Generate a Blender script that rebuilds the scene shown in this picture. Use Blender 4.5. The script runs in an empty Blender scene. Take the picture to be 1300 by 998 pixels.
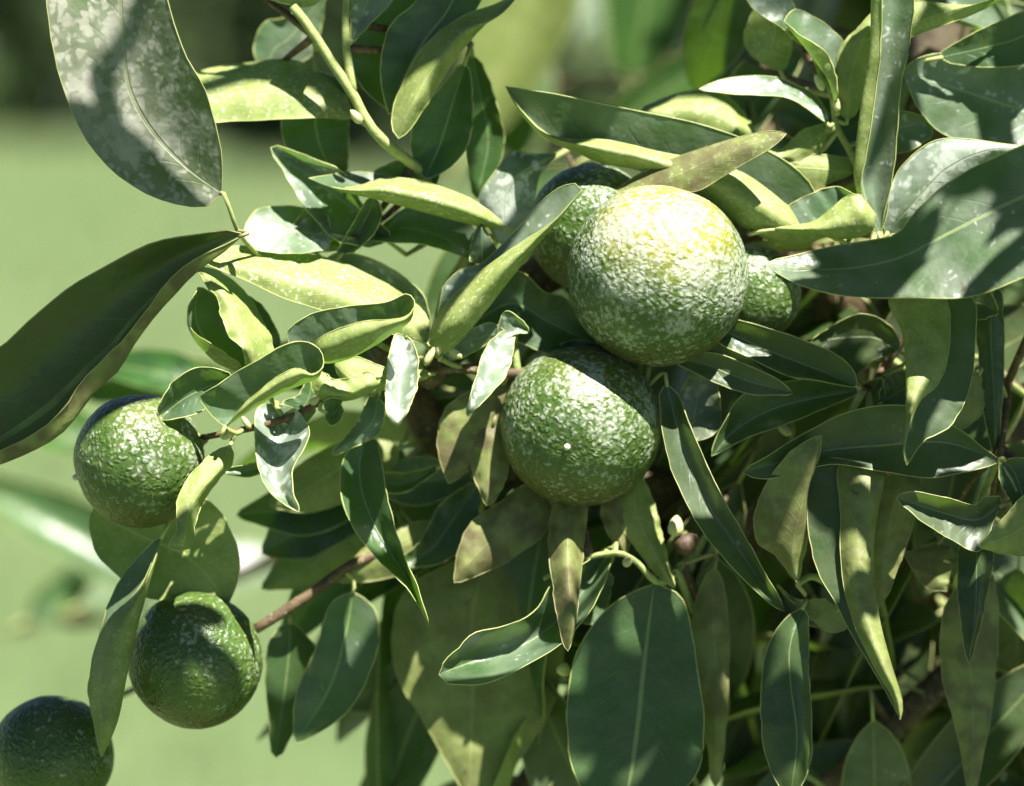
import bpy, bmesh, math, random
import numpy as np
from mathutils import Vector, Matrix, noise

rng = random.Random(7)
scene = bpy.context.scene
col = scene.collection

# ---------------------------------------------------------------- camera
D = 1.0                       # metres from the lens to the reference plane
LENS, SENSOR = 100.0, 36.0
W, H = 1300.0, 998.0          # pixel grid that the tracing uses
FPX = W * LENS / SENSOR
PM = D / FPX                  # metres per pixel at the reference plane
CAM_LOC = Vector((0.0, -D, 1.45))
PITCH = math.radians(-15)
cam_d = bpy.data.cameras.new("camera")
cam = bpy.data.objects.new("camera", cam_d)
col.objects.link(cam)
cam.location = CAM_LOC
cam.rotation_euler = (math.radians(90) + PITCH, 0, 0)
cam_d.lens = LENS
cam_d.sensor_width = SENSOR
cam_d.clip_start = 0.01
cam_d.clip_end = 2000
cam_d.dof.use_dof = True
cam_d.dof.focus_distance = D - 55 * PM
cam_d.dof.aperture_fstop = 3.3
cam_d.dof.aperture_blades = 7
scene.camera = cam
RIGHT = Vector((1, 0, 0))
UP = Vector((0, -math.sin(PITCH), math.cos(PITCH)))
BACK = Vector((0, -math.cos(PITCH), -math.sin(PITCH)))   # towards the camera


def P(x, y, z=0.0):
    """photo pixel + distance (in reference pixels) in front of the reference plane -> world"""
    d = D - z * PM
    return CAM_LOC - BACK * d + RIGHT * ((x - W / 2) / FPX * d) + UP * ((H / 2 - y) / FPX * d)


# ---------------------------------------------------------------- light
SUN_CAM = Vector((0.28, 0.85, 0.44)).normalized()
SUN = (RIGHT * SUN_CAM.x + UP * SUN_CAM.y + BACK * SUN_CAM.z).normalized()
world = bpy.data.worlds.new("World")
scene.world = world
world.use_nodes = True
nt = world.node_tree
bg = nt.nodes["Background"]
sky = nt.nodes.new("ShaderNodeTexSky")
sky.sky_type = 'NISHITA'
sky.sun_disc = False
sky.sun_elevation = math.asin(SUN.z)
sky.sun_rotation = math.atan2(SUN.x, SUN.y)
nt.links.new(sky.outputs[0], bg.inputs[0])
bg.inputs[1].default_value = 0.05
sky.air_density = 0.30
sky.dust_density = 0.3
sky.altitude = 800
sun_d = bpy.data.lights.new("sun", 'SUN')
sun_d.energy = 5.0
sun_d.angle = math.radians(0.53)
sun_d.color = (1.0, 0.965, 0.90)
sun = bpy.data.objects.new("sun", sun_d)
col.objects.link(sun)
sun.location = (0, 0, 6)
sun.rotation_euler = SUN.to_track_quat('Z', 'Y').to_euler()
scene.view_settings.view_transform = 'Standard'
scene.view_settings.look = 'None'
scene.view_settings.gamma = 1
scene.view_settings.use_curve_mapping = False
scene.view_settings.exposure = 1.65
scene.render.engine = 'CYCLES'
scene.cycles.use_denoising = True
scene.cycles.max_bounces = 5
scene.cycles.transmission_bounces = 6
scene.cycles.diffuse_bounces = 3


# ---------------------------------------------------------------- materials
class NT:
    def __init__(self, name):
        self.m = bpy.data.materials.new(name)
        self.m.use_nodes = True
        self.t = self.m.node_tree
        self.t.nodes.clear()
        self.out = self.t.nodes.new("ShaderNodeOutputMaterial")

    def n(self, kind, **kw):
        nd = self.t.nodes.new(kind)
        for k, v in kw.items():
            setattr(nd, k, v)
        return nd

    def put(self, sock, v):
        if hasattr(v, "node"):
            self.t.links.new(v, sock)
        else:
            sock.default_value = v

    def math(self, op, a, b=0.0, c=0.0, clamp=False):
        nd = self.n("ShaderNodeMath", operation=op, use_clamp=clamp)
        for s, v in zip(nd.inputs, (a, b, c)):
            self.put(s, v)
        return nd.outputs[0]

    def mix(self, f, a, b, kind='MIX'):
        nd = self.n("ShaderNodeMix", data_type='RGBA', blend_type=kind)
        self.put(nd.inputs[0], f)
        for s, v in ((nd.inputs[6], a), (nd.inputs[7], b)):
            self.put(s, (*v, 1) if isinstance(v, tuple) and len(v) == 3 else v)
        return nd.outputs[2]

    def noise(self, vec, scale, detail=3.0, rough=0.5, dist=0.0):
        nd = self.n("ShaderNodeTexNoise")
        if vec is not None:
            self.put(nd.inputs['Vector'], vec)
        nd.inputs['Scale'].default_value = scale
        nd.inputs['Detail'].default_value = detail
        nd.inputs['Roughness'].default_value = rough
        nd.inputs['Distortion'].default_value = dist
        return nd.outputs[0]

    def vor(self, vec, scale, feature='F1', rand=1.0):
        nd = self.n("ShaderNodeTexVoronoi", feature=feature)
        self.put(nd.inputs['Vector'], vec)
        nd.inputs['Scale'].default_value = scale
        nd.inputs['Randomness'].default_value = rand
        return nd.outputs[0]

    def ramp(self, v, lo, hi, a=0.0, b=1.0, smooth=True):
        nd = self.n("ShaderNodeMapRange", interpolation_type='SMOOTHSTEP' if smooth else 'LINEAR')
        self.put(nd.inputs[0], v)
        for i, q in enumerate((lo, hi, a, b)):
            self.put(nd.inputs[1 + i], q)
        return nd.outputs[0]

    def attr(self, name):
        return self.n("ShaderNodeAttribute", attribute_type='OBJECT', attribute_name=name).outputs['Fac']

    def bump(self, h, strength, dist, normal=None):
        nd = self.n("ShaderNodeBump")
        nd.inputs['Strength'].default_value = strength
        nd.inputs['Distance'].default_value = dist
        self.put(nd.inputs['Height'], h)
        if normal is not None:
            self.put(nd.inputs['Normal'], normal)
        return nd.outputs[0]

    def bsdf(self, color, rough, normal=None, spec=0.5):
        b = self.n("ShaderNodeBsdfPrincipled")
        self.put(b.inputs['Base Color'], (*color, 1) if isinstance(color, tuple) else color)
        self.put(b.inputs['Roughness'], rough)
        self.put(b.inputs['Specular IOR Level'], spec)
        if normal is not None:
            self.put(b.inputs['Normal'], normal)
        return b.outputs[0]

    def finish(self, sh):
        self.t.links.new(sh, self.out.inputs[0])
        return self.m


def leaf_material():
    k = NT("citrus_leaf")
    uv = k.n("ShaderNodeUVMap").outputs[0]
    sx = k.n("ShaderNodeSeparateXYZ")
    k.put(sx.inputs[0], uv)
    u, v = sx.outputs[0], sx.outputs[1]
    obj = k.n("ShaderNodeTexCoord").outputs['Object']
    rnd = k.n("ShaderNodeObjectInfo").outputs['Random']
    off = k.n("ShaderNodeVectorMath", operation='ADD')
    cb = k.n("ShaderNodeCombineXYZ")
    k.put(cb.inputs[0], k.math('MULTIPLY', rnd, 7.3))
    k.put(cb.inputs[1], k.math('MULTIPLY', rnd, 3.1))
    k.put(off.inputs[0], obj)
    k.put(off.inputs[1], cb.outputs[0])
    co = off.outputs[0]
    au = k.math('ABSOLUTE', k.math('SUBTRACT', u, 0.5))              # 0 at the midrib .. 0.5
    residue = k.attr("residue")
    brown = k.attr("brown")
    # veins
    mid = k.ramp(au, 0.010, 0.022, 1, 0)
    wob = k.math('MULTIPLY', k.noise(co, 60, 2), 0.35)
    ph = k.math('FRACT', k.math('ADD', k.math('SUBTRACT', k.math('MULTIPLY', v, 11.0), k.math('MULTIPLY', au, 5.0)), wob))
    sec = k.ramp(k.math('ABSOLUTE', k.math('SUBTRACT', ph, 0.5)), 0.0, 0.07, 1, 0)
    sec = k.math('MULTIPLY', sec, k.ramp(au, 0.22, 0.42, 1, 0))
    sec = k.math('MULTIPLY', sec, k.ramp(k.noise(co, 70, 2), 0.35, 0.6))
    net = k.ramp(k.vor(co, 420, 'DISTANCE_TO_EDGE'), 0.0, 0.10, 1, 0)
    # top colour
    n1 = k.noise(co, 45, 2, 0.6)
    top = k.mix(k.ramp(n1, 0.3, 0.7), (0.010, 0.038, 0.010), (0.026, 0.082, 0.015))
    top = k.mix(k.math('MULTIPLY', rnd, 0.30), top, (0.055, 0.095, 0.020))
    top = k.mix(k.ramp(k.noise(co, 16, 3, 0.65), 0.35, 0.75, 0.0, 0.38), top, (0.058, 0.072, 0.020))
    top = k.mix(k.math('MULTIPLY', sec, 0.10), top, (0.16, 0.23, 0.07))
    top = k.mix(k.math('MULTIPLY', net, 0.10), top, (0.12, 0.20, 0.06))
    top = k.mix(k.math('MULTIPLY', mid, 0.55), top, (0.26, 0.33, 0.12))
    # dried spray residue: soft blobs that stop at the vein net, plus a thin coat with glare painted in
    blot = k.noise(co, 50, 2, 0.6)
    drop = k.noise(co, 420, 2, 0.6)
    nzc = k.n("ShaderNodeTexNoise")
    k.put(nzc.inputs['Vector'], co)
    nzc.inputs['Scale'].default_value = 160
    nzc.inputs['Detail'].default_value = 1
    wsc = k.n("ShaderNodeVectorMath", operation='SCALE')
    k.put(wsc.inputs[0], nzc.outputs[1])
    wsc.inputs['Scale'].default_value = 0.008
    wad = k.n("ShaderNodeVectorMath", operation='ADD')
    k.put(wad.inputs[0], co)
    k.put(wad.inputs[1], wsc.outputs[0])
    cell = k.math('MULTIPLY', k.math('SUBTRACT', 0.66, k.vor(wad.outputs[0], 250, 'F1')), 0.75)
    lev = k.math('ADD', k.math('ADD', k.math('MULTIPLY', cell, 1.1), k.math('MULTIPLY', blot, 1.3)), k.math('MULTIPLY', drop, 0.45))
    thr = k.math('SUBTRACT', 1.62, k.math('MULTIPLY', residue, 0.72))
    rm = k.ramp(k.math('SUBTRACT', lev, thr), -0.14, 0.26)
    rm = k.math('MULTIPLY', rm, k.math('SUBTRACT', 1.0, k.math('MULTIPLY', mid, 0.7)))
    rm = k.math('MULTIPLY', rm, k.ramp(residue, 0.02, 0.5, 0.25, 0.72))
    sheen_film = k.math('MULTIPLY', residue, k.ramp(blot, 0.25, 0.75, 0.08, 0.55))
    rm = k.math('MAXIMUM', rm, sheen_film)
    top = k.mix(rm, top, k.mix(brown, (0.52, 0.56, 0.49), (0.36, 0.30, 0.24)))  # browner residue: its tone in shade, painted into the colour
    # lower side
    n2 = k.noise(co, 120, 2, 0.65)
    und = k.mix(k.ramp(n2, 0.3, 0.7), (0.175, 0.225, 0.055), (0.250, 0.290, 0.095))
    und = k.mix(k.math('MULTIPLY', sec, 0.16), und, (0.36, 0.40, 0.17))
    und = k.mix(k.math('MULTIPLY', mid, 0.6), und, (0.36, 0.38, 0.15))
    speck = k.ramp(k.noise(co, 620, 2, 0.6), 0.56, 0.66)
    und = k.mix(k.math('MULTIPLY', speck, k.math('MULTIPLY', residue, 0.75)), und, (0.55, 0.57, 0.42))
    dust_shade = k.ramp(k.noise(co, 90, 2, 0.7), 0.35, 0.65, 0.35, 1.0)
    und = k.mix(k.math('MULTIPLY', brown, dust_shade), und, (0.088, 0.070, 0.032))  # brown covers dusty leaf backs and shade put into the colour
    top = k.mix(k.math('MULTIPLY', k.math('MULTIPLY', brown, dust_shade), 0.8), top, (0.050, 0.042, 0.022))  # upper side darkened the same way, shade painted into shaded leaves
    back = k.n("ShaderNodeNewGeometry").outputs['Backfacing']
    colr = k.mix(back, top, und)
    # pinprick blemishes
    spot = k.ramp(k.vor(wad.outputs[0], 70, 'F1'), 0.035, 0.075, 1, 0)
    colr = k.mix(k.math('MULTIPLY', spot, 0.75), colr, (0.085, 0.050, 0.020))
    rough = k.math('ADD', k.math('MULTIPLY', back, 0.20), k.math('ADD', 0.33, k.math('MULTIPLY', rm, 0.16)))
    h = k.math('ADD', k.math('MULTIPLY', sec, -0.22), k.math('MULTIPLY', mid, -1.0))
    h = k.math('ADD', h, k.math('MULTIPLY', k.noise(co, 150, 2, 0.6), 1.6))
    nrm = k.bump(h, 0.35, 0.0009)
    b = k.bsdf(colr, rough, nrm, 0.36)
    tr = k.n("ShaderNodeBsdfTranslucent")
    tcol = k.mix(k.math('MULTIPLY', brown, 0.7), (0.045, 0.092, 0.006), (0.025, 0.022, 0.006))
    tcol = k.mix(rm, tcol, (0.022, 0.042, 0.008))
    k.put(tr.inputs[0], tcol)
    k.put(tr.inputs['Normal'], nrm)
    ad = k.n("ShaderNodeAddShader")
    k.put(ad.inputs[0], b)
    k.put(ad.inputs[1], tr.outputs[0])
    return k.finish(ad.outputs[0])


def rim_material():
    k = NT("leaf_margin")
    co = k.n("ShaderNodeTexCoord").outputs['Object']
    c = k.mix(k.noise(co, 180, 3), (0.24, 0.30, 0.07), (0.48, 0.50, 0.20))
    br = k.attr("brown")
    c = k.mix(k.math('MULTIPLY', br, 0.7), c, (0.22, 0.17, 0.09))
    return k.finish(k.bsdf(c, 0.5))


def bark_material(name, a, b, scale=220):
    k = NT(name)
    co = k.n("ShaderNodeTexCoord").outputs['Object']
    n = k.noise(co, scale, 5, 0.65)
    c = k.mix(k.ramp(n, 0.35, 0.65), a, b)
    sp = k.ramp(k.noise(co, scale * 2.6, 2), 0.60, 0.70)
    c = k.mix(k.math('MULTIPLY', sp, 0.5), c, (0.42, 0.42, 0.30))
    return k.finish(k.bsdf(c, 0.65, k.bump(n, 0.5, 0.001), 0.35))


def fruit_material():
    k = NT("citrus_peel")
    co = k.n("ShaderNodeTexCoord").outputs['Object']
    ripe = k.attr("ripe")
    resid = k.attr("residue")
    warp = k.n("ShaderNodeVectorMath", operation='ADD')
    nz = k.n("ShaderNodeTexNoise")
    k.put(nz.inputs['Vector'], co)
    nz.inputs['Scale'].default_value = 260
    ws = k.n("ShaderNodeVectorMath", operation='SCALE')
    k.put(ws.inputs[0], nz.outputs[1])
    ws.inputs['Scale'].default_value = 0.0040
    k.put(warp.inputs[0], co)
    k.put(warp.inputs[1], ws.outputs[0])
    wc = warp.outputs[0]
    cell = k.vor(wc, 500, 'F1')
    n1 = k.noise(co, 40, 4, 0.6)
    n2 = k.noise(co, 330, 3, 0.6)
    base = k.mix(k.ramp(n1, 0.3, 0.7), (0.050, 0.098, 0.016), (0.100, 0.150, 0.026))
    base = k.mix(k.ramp(n2, 0.35, 0.65, 0.0, 0.55), base, (0.040, 0.085, 0.014))
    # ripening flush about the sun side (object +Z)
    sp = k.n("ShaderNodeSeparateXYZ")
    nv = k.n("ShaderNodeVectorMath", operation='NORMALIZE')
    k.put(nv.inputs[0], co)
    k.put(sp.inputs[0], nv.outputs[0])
    flush = k.ramp(k.math('ADD', sp.outputs[2], k.math('MULTIPLY', k.math('SUBTRACT', n1, 0.5), 0.45)), 0.45, 1.08)
    base = k.mix(k.math('MULTIPLY', flush, ripe), base, (0.42, 0.36, 0.045))
    brown_side = k.ramp(k.math('ADD', sp.outputs[2], k.math('MULTIPLY', n1, 0.6)), -0.35, 0.25, 1.0, 0.0)
    base = k.mix(k.math('MULTIPLY', brown_side, 0.5), base, (0.130, 0.090, 0.034))  # brown tint on the side away from object +Z
    # chalky residue: fine flecks on the pebbles, denser in drifts
    drift = k.noise(co, 55, 3, 0.6)
    fleck = k.noise(co, 500, 2, 0.5)
    lev = k.math('ADD', k.math('MULTIPLY', drift, 1.0), k.math('MULTIPLY', fleck, 0.95))
    lev = k.math('ADD', lev, k.math('MULTIPLY', k.ramp(cell, 0.0, 0.75, 1, 0), 0.22))
    lev = k.math('ADD', lev, k.math('MULTIPLY', sp.outputs[2], 0.13))  # flecks denser towards object +Z
    rm = k.ramp(k.math('SUBTRACT', lev, k.math('SUBTRACT', 1.38, k.math('MULTIPLY', resid, 0.42))), -0.14, 0.24)
    c = k.mix(k.math('MULTIPLY', rm, 0.62), base, (0.47, 0.50, 0.40))
    spot = k.ramp(k.vor(co, 130, 'F1'), 0.05, 0.09, 1, 0)
    c = k.mix(k.math('MULTIPLY', spot, 0.4), c, (0.24, 0.13, 0.04))
    dome = k.ramp(cell, 0.0, 0.8, 1, 0)
    h = k.math('ADD', k.math('MULTIPLY', dome, 0.8), k.math('MULTIPLY', n2, 0.8))
    nrm = k.bump(h, 0.52, 0.0009)
    return k.finish(k.bsdf(c, k.math('ADD', 0.40, k.math('MULTIPLY', rm, 0.12)), nrm, 0.5))


def plain(name, a, b, scale, rough=0.6):
    k = NT(name)
    co = k.n("ShaderNodeTexCoord").outputs['Object']
    n = k.noise(co, scale, 4, 0.6)
    return k.finish(k.bsdf(k.mix(k.ramp(n, 0.3, 0.7), a, b), rough, k.bump(n, 0.3, 0.001)))


M_LEAF = leaf_material()
M_RIM = rim_material()
M_FRUIT = fruit_material()
M_TWIG = bark_material("green_twig", (0.22, 0.28, 0.08), (0.34, 0.38, 0.14))
M_BROWN = bark_material("brown_twig", (0.085, 0.055, 0.030), (0.16, 0.11, 0.055))
M_BARK = bark_material("trunk_bark", (0.10, 0.075, 0.05), (0.20, 0.16, 0.11), 60)
M_STYLE = plain("style_scar", (0.60, 0.54, 0.42), (0.72, 0.62, 0.52), 900)
M_BUD = plain("bud_scale", (0.42, 0.44, 0.16), (0.58, 0.56, 0.30), 700)
M_DEAD = plain("dead_calyx", (0.05, 0.028, 0.015), (0.10, 0.06, 0.03), 500)

# ---------------------------------------------------------------- setting
def add(name, verts, faces, mats, parent=None, loc=None, smooth=True, fmat=None):
    me = bpy.data.meshes.new(name)
    if loc is not None:
        verts = [Vector(q) - loc for q in verts]
    me.from_pydata([tuple(q) for q in verts], [], faces)
    for m in mats:
        me.materials.append(m)
    if smooth:
        me.polygons.foreach_set("use_smooth", [True] * len(me.polygons))
    if fmat is not None:
        me.polygons.foreach_set("material_index", fmat)
    o = bpy.data.objects.new(name, me)
    col.objects.link(o)
    if loc is not None:
        o.location = loc
    if parent is not None:
        o.parent = parent
    return o


def lawn():
    k = NT("lawn_soil")
    co = k.n("ShaderNodeTexCoord").outputs['Object']
    n = k.noise(co, 1.1, 5, 0.6)
    n2 = k.noise(co, 30, 5, 0.7)
    c = k.mix(k.ramp(n, 0.3, 0.7), (0.092, 0.136, 0.054), (0.124, 0.162, 0.070))
    c = k.mix(k.ramp(n2, 0.3, 0.7, 0, 0.4), c, (0.070, 0.112, 0.036))
    k.finish(k.bsdf(c, 0.85, k.bump(n2, 0.6, 0.02), 0.2))
    r, s = 400.0, 80
    vs, fs = [], []
    xs = [math.copysign(abs(t) ** 3, t) * r for t in np.linspace(-1, 1, s + 1)]
    for y in xs:
        for x in xs:
            vs.append((x, y, 0.03 * noise.noise(Vector((x * 0.7, y * 0.7, 0)))))
    for j in range(s):
        for i in range(s):
            a = j * (s + 1) + i
            fs.append((a, a + 1, a + s + 2, a + s + 1))
    o = add("lawn", vs, fs, [k.m])
    o["kind"] = "structure"
    o["label"] = "sunlit pale green lawn beyond the citrus tree"
    # blades
    kb = NT("grass_blade")
    oc = kb.n("ShaderNodeTexCoord").outputs['Object']
    gc = kb.mix(kb.ramp(kb.noise(oc, 1.3, 4), 0.3, 0.7), (0.088, 0.140, 0.050), (0.136, 0.180, 0.076))
    kb.finish(kb.bsdf(gc, 0.6, None, 0.3))
    n_b = 30000
    g = np.random.default_rng(3)
    yy = 1.2 + 9.5 * g.random(n_b) ** 1.4
    xx = (g.random(n_b) - 0.5) * (1.8 + yy * 0.75)
    ang = g.random(n_b) * 6.283
    hh = 0.02 + 0.03 * g.random(n_b)
    ww = 0.004 + 0.004 * g.random(n_b)
    lean = (g.random((n_b, 2)) - 0.5) * 0.06
    V = np.zeros((n_b, 3, 3))
    V[:, 0] = np.stack([xx - np.cos(ang) * ww, yy - np.sin(ang) * ww, np.full(n_b, -0.02)], 1)
    V[:, 1] = np.stack([xx + np.cos(ang) * ww, yy + np.sin(ang) * ww, np.full(n_b, -0.02)], 1)
    V[:, 2] = np.stack([xx + lean[:, 0], yy + lean[:, 1], hh], 1)
    me = bpy.data.meshes.new("grass")
    me.from_pydata(V.reshape(-1, 3).tolist(), [], np.arange(n_b * 3).reshape(-1, 3).tolist())
    me.materials.append(kb.m)
    go = bpy.data.objects.new("grass", me)
    col.objects.link(go)
    go["kind"] = "stuff"
    go["label"] = "short pale green grass covering the lawn"
    go["category"] = "grass"


lawn()


# ---------------------------------------------------------------- tubes
def cr(pts, n):
    """Catmull-Rom through pts, n samples even in arc length (numpy, any dimension)"""
    p = np.asarray(pts, float)
    if len(p) == 2:
        t = np.linspace(0, 1, n)[:, None]
        return p[0] * (1 - t) + p[1] * t
    q = np.vstack([2 * p[0] - p[1], p, 2 * p[-1] - p[-2]])
    out = []
    for i in range(1, len(q) - 2):
        t = np.linspace(0, 1, 14, endpoint=False)[:, None]
        a, b, c, d = q[i - 1], q[i], q[i + 1], q[i + 2]
        out.append(0.5 * (2 * b + (c - a) * t + (2 * a - 5 * b + 4 * c - d) * t ** 2 + (3 * b - a - 3 * c + d) * t ** 3))
    out.append(p[-1][None])
    o = np.vstack(out)
    s = np.concatenate([[0], np.cumsum(np.linalg.norm(np.diff(o[:, :2], axis=0), axis=1) + 1e-9)])
    tt = np.linspace(0, s[-1], n)
    return np.stack([np.interp(tt, s, o[:, k]) for k in range(p.shape[1])], 1)


def tube_geo(pts, rad, sides=8, cap=True):
    """pts: world Vectors, rad: list -> verts, faces"""
    pts = [Vector(q) for q in pts]
    vs, fs = [], []
    ref = Vector((0.13, 0.31, 0.94))
    for i, q in enumerate(pts):
        t = (pts[min(i + 1, len(pts) - 1)] - pts[max(i - 1, 0)])
        t = t.normalized() if t.length > 1e-9 else Vector((0, 0, 1))
        a = t.cross(ref)
        if a.length < 1e-3:
            a = t.cross(Vector((1, 0, 0)))
        a.normalize()
        b = t.cross(a)
        r = rad[i] if hasattr(rad, "__len__") else rad
        for s in range(sides):
            an = 2 * math.pi * s / sides
            vs.append(q + a * (math.cos(an) * r) + b * (math.sin(an) * r))
    for i in range(len(pts) - 1):
        for s in range(sides):
            s2 = (s + 1) % sides
            fs.append((i * sides + s, i * sides + s2, (i + 1) * sides + s2, (i + 1) * sides + s))
    if cap:
        fs.append(tuple(range(sides))[::-1])
        fs.append(tuple(range((len(pts) - 1) * sides, len(pts) * sides)))
    return vs, fs


# ---------------------------------------------------------------- the tree
tree = bpy.data.objects.new("citrus_tree", None)
col.objects.link(tree)
TREE_BASE = Vector((0.42, 0.52, 0.0))
tree.location = TREE_BASE
tree["label"] = "leafy citrus tree with curled, spray-spotted leaves and green fruit"
tree["category"] = "tree"
BR = []      # (object, [world points], mean radius)


def branch(pix, r0, r1, mat, name="branch", world_pts=None, n=22, lump=0.12, label=None, sides=9):
    if world_pts is None:
        w = [P(*q) for q in cr(pix, n)]
    else:
        w = [Vector(q) for q in cr([tuple(q) for q in world_pts], n)]
    rad = []
    for i in range(len(w)):
        t = i / (len(w) - 1)
        r = (r0 * (1 - t) + r1 * t)
        rad.append(r * (1 + lump * noise.noise(w[i] * 170)))
    vs, fs = tube_geo(w, rad, sides)
    o = add(name, [q - TREE_BASE for q in vs], fs, [mat], tree, None)
    me = o.data
    c = w[0] - TREE_BASE
    me.transform(Matrix.Translation(-c))
    o.location = c
    if label:
        o["label"] = label
    BR.append((o, w))
    return o


px = PM
# trunk and limbs: behind and to the right of the fruit
limb_hub = P(1500, 700, -560)
branch(None, 0.060, 0.034, M_BARK, "trunk", [TREE_BASE + Vector((0, 0, -0.05)), TREE_BASE + Vector((-0.02, -0.02, 0.45)),
       TREE_BASE + Vector((0.01, -0.05, 0.85)), limb_hub], 30, 0.25, "grey-brown tree trunk", 14)
branch(None, 0.030, 0.012, M_BARK, "limb", [limb_hub, P(1250, 560, -430), P(1130, 430, -330), P(1150, 200, -300), P(1220, -100, -260), P(1250, -500, -100)], 30, 0.2)
branch(None, 0.020, 0.007, M_BROWN, "limb", [limb_hub, P(1200, 720, -420), P(900, 640, -300), P(700, 600, -230), P(560, 560, -190), P(480, 420, -170)], 30, 0.2)
branch(None, 0.016, 0.005, M_BROWN, "limb", [P(1130, 430, -330), P(1000, 330, -240), P(870, 290, -190), P(720, 330, -160), P(600, 420, -130), P(540, 480, -60)], 30, 0.2)
branch(None, 0.014, 0.004, M_BROWN, "limb", [P(1220, -100, -260), P(1300, -330, -260), P(1200, -520, -300), P(1000, -640, -320)], 30, 0.2)
branch(None, 0.014, 0.004, M_BROWN, "limb", [P(1250, -500, -100), P(1180, -640, 120), P(1050, -700, 330), P(900, -740, 520)], 30, 0.2)
branch(None, 0.013, 0.004, M_BROWN, "limb", [P(900, 640, -300), P(800, 800, -260), P(700, 960, -240), P(600, 1100, -220)], 24, 0.2)
branch(None, 0.012, 0.004, M_BROWN, "limb", [limb_hub, P(1300, 800, -300), P(1180, 880, -220), P(1050, 1000, -200)], 24, 0.2)
# twigs traced in the photo
T = "twig"
branch([(372, 8, -10), (396, 40, -8), (424, 84, -8), (447, 118, -8), (468, 158, -10), (496, 188, -16), (530, 215, -60), (590, 300, -110), (600, 420, -130)], 6 * px, 8 * px, M_TWIG, T, label="pale green twig with a cut end")
branch([(442, -120, -14), (441, -20, -12), (439, 30, -10), (441, 70, -9), (448, 118, -9)], 5 * px, 6 * px, M_TWIG, T)
branch([(548, 470, -24), (470, 430, -50), (390, 370, -44), (330, 325, -10), (302, 294, 40), (293, 268, 56), (284, 246, 58)], 4 * px, 2.8 * px, M_TWIG, T)
branch([(548, 470, -20), (520, 482, -8), (470, 488, -4), (440, 492, 0), (412, 505, 4), (380, 525, 8), (330, 541, 10), (285, 550, 8), (256, 556, 0)], 6 * px, 4 * px, M_BROWN, T, label="thin brown twig carrying a small green fruit")
branch([(700, 470, -60), (640, 474, -34), (590, 468, -22), (548, 470, -20)], 7 * px, 6 * px, M_BROWN, T)
branch([(322, 800, -78), (350, 783, -80), (400, 750, -84), (450, 715, -92), (520, 690, -120), (640, 640, -190)], 7 * px, 7 * px, M_BROWN, T, label="brown twig with a pale cut end")
branch([(1088, 212, -40), (1078, 190, -40), (1062, 160, -36), (1056, 120, -34)], 5 * px, 3.5 * px, M_TWIG, T)
branch([(1130, 330, -140), (1110, 270, -70), (1088, 212, -40)], 6 * px, 5 * px, M_BROWN, T)
branch([(830, 430, -110), (826, 452, -60), (822, 470, -40), (818, 500, -30)], 5 * px, 4 * px, M_TWIG, T)
branch([(380, 762, -84), (270, 830, -210), (140, 890, -250), (78, 940, -180)], 5 * px, 3.4 * px, M_BROWN, T)
branch([(690, 735, -40), (735, 712, -30), (780, 702, -22), (806, 712, -20), (840, 740, -40), (880, 700, -120)], 3 * px, 5 * px, M_TWIG, T)
branch([(1012, 742, -5), (1030, 732, -20), (1050, 740, -60), (1080, 760, -180)], 4 * px, 6 * px, M_TWIG, T)
branch([(1090, 488, -10), (1100, 495, -25), (1120, 470, -90), (1130, 430, -200)], 4 * px, 7 * px, M_BROWN, T)
branch([(1268, 585, 10), (1272, 560, -10), (1275, 480, -90), (1220, 430, -330)], 4 * px, 7 * px, M_BROWN, T)
branch([(560, 455, -5), (572, 462, -12), (590, 468, -22)], 3.5 * px, 4 * px, M_TWIG, T)
branch([(322, 468, 0), (340, 500, 0), (360, 530, 6)], 3 * px, 3.4 * px, M_TWIG, T)
branch([(288, 545, 26), (300, 550, 16), (310, 545, 10)], 3 * px, 3.4 * px, M_TWIG, T)

NR, NC = 30, 15


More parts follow.
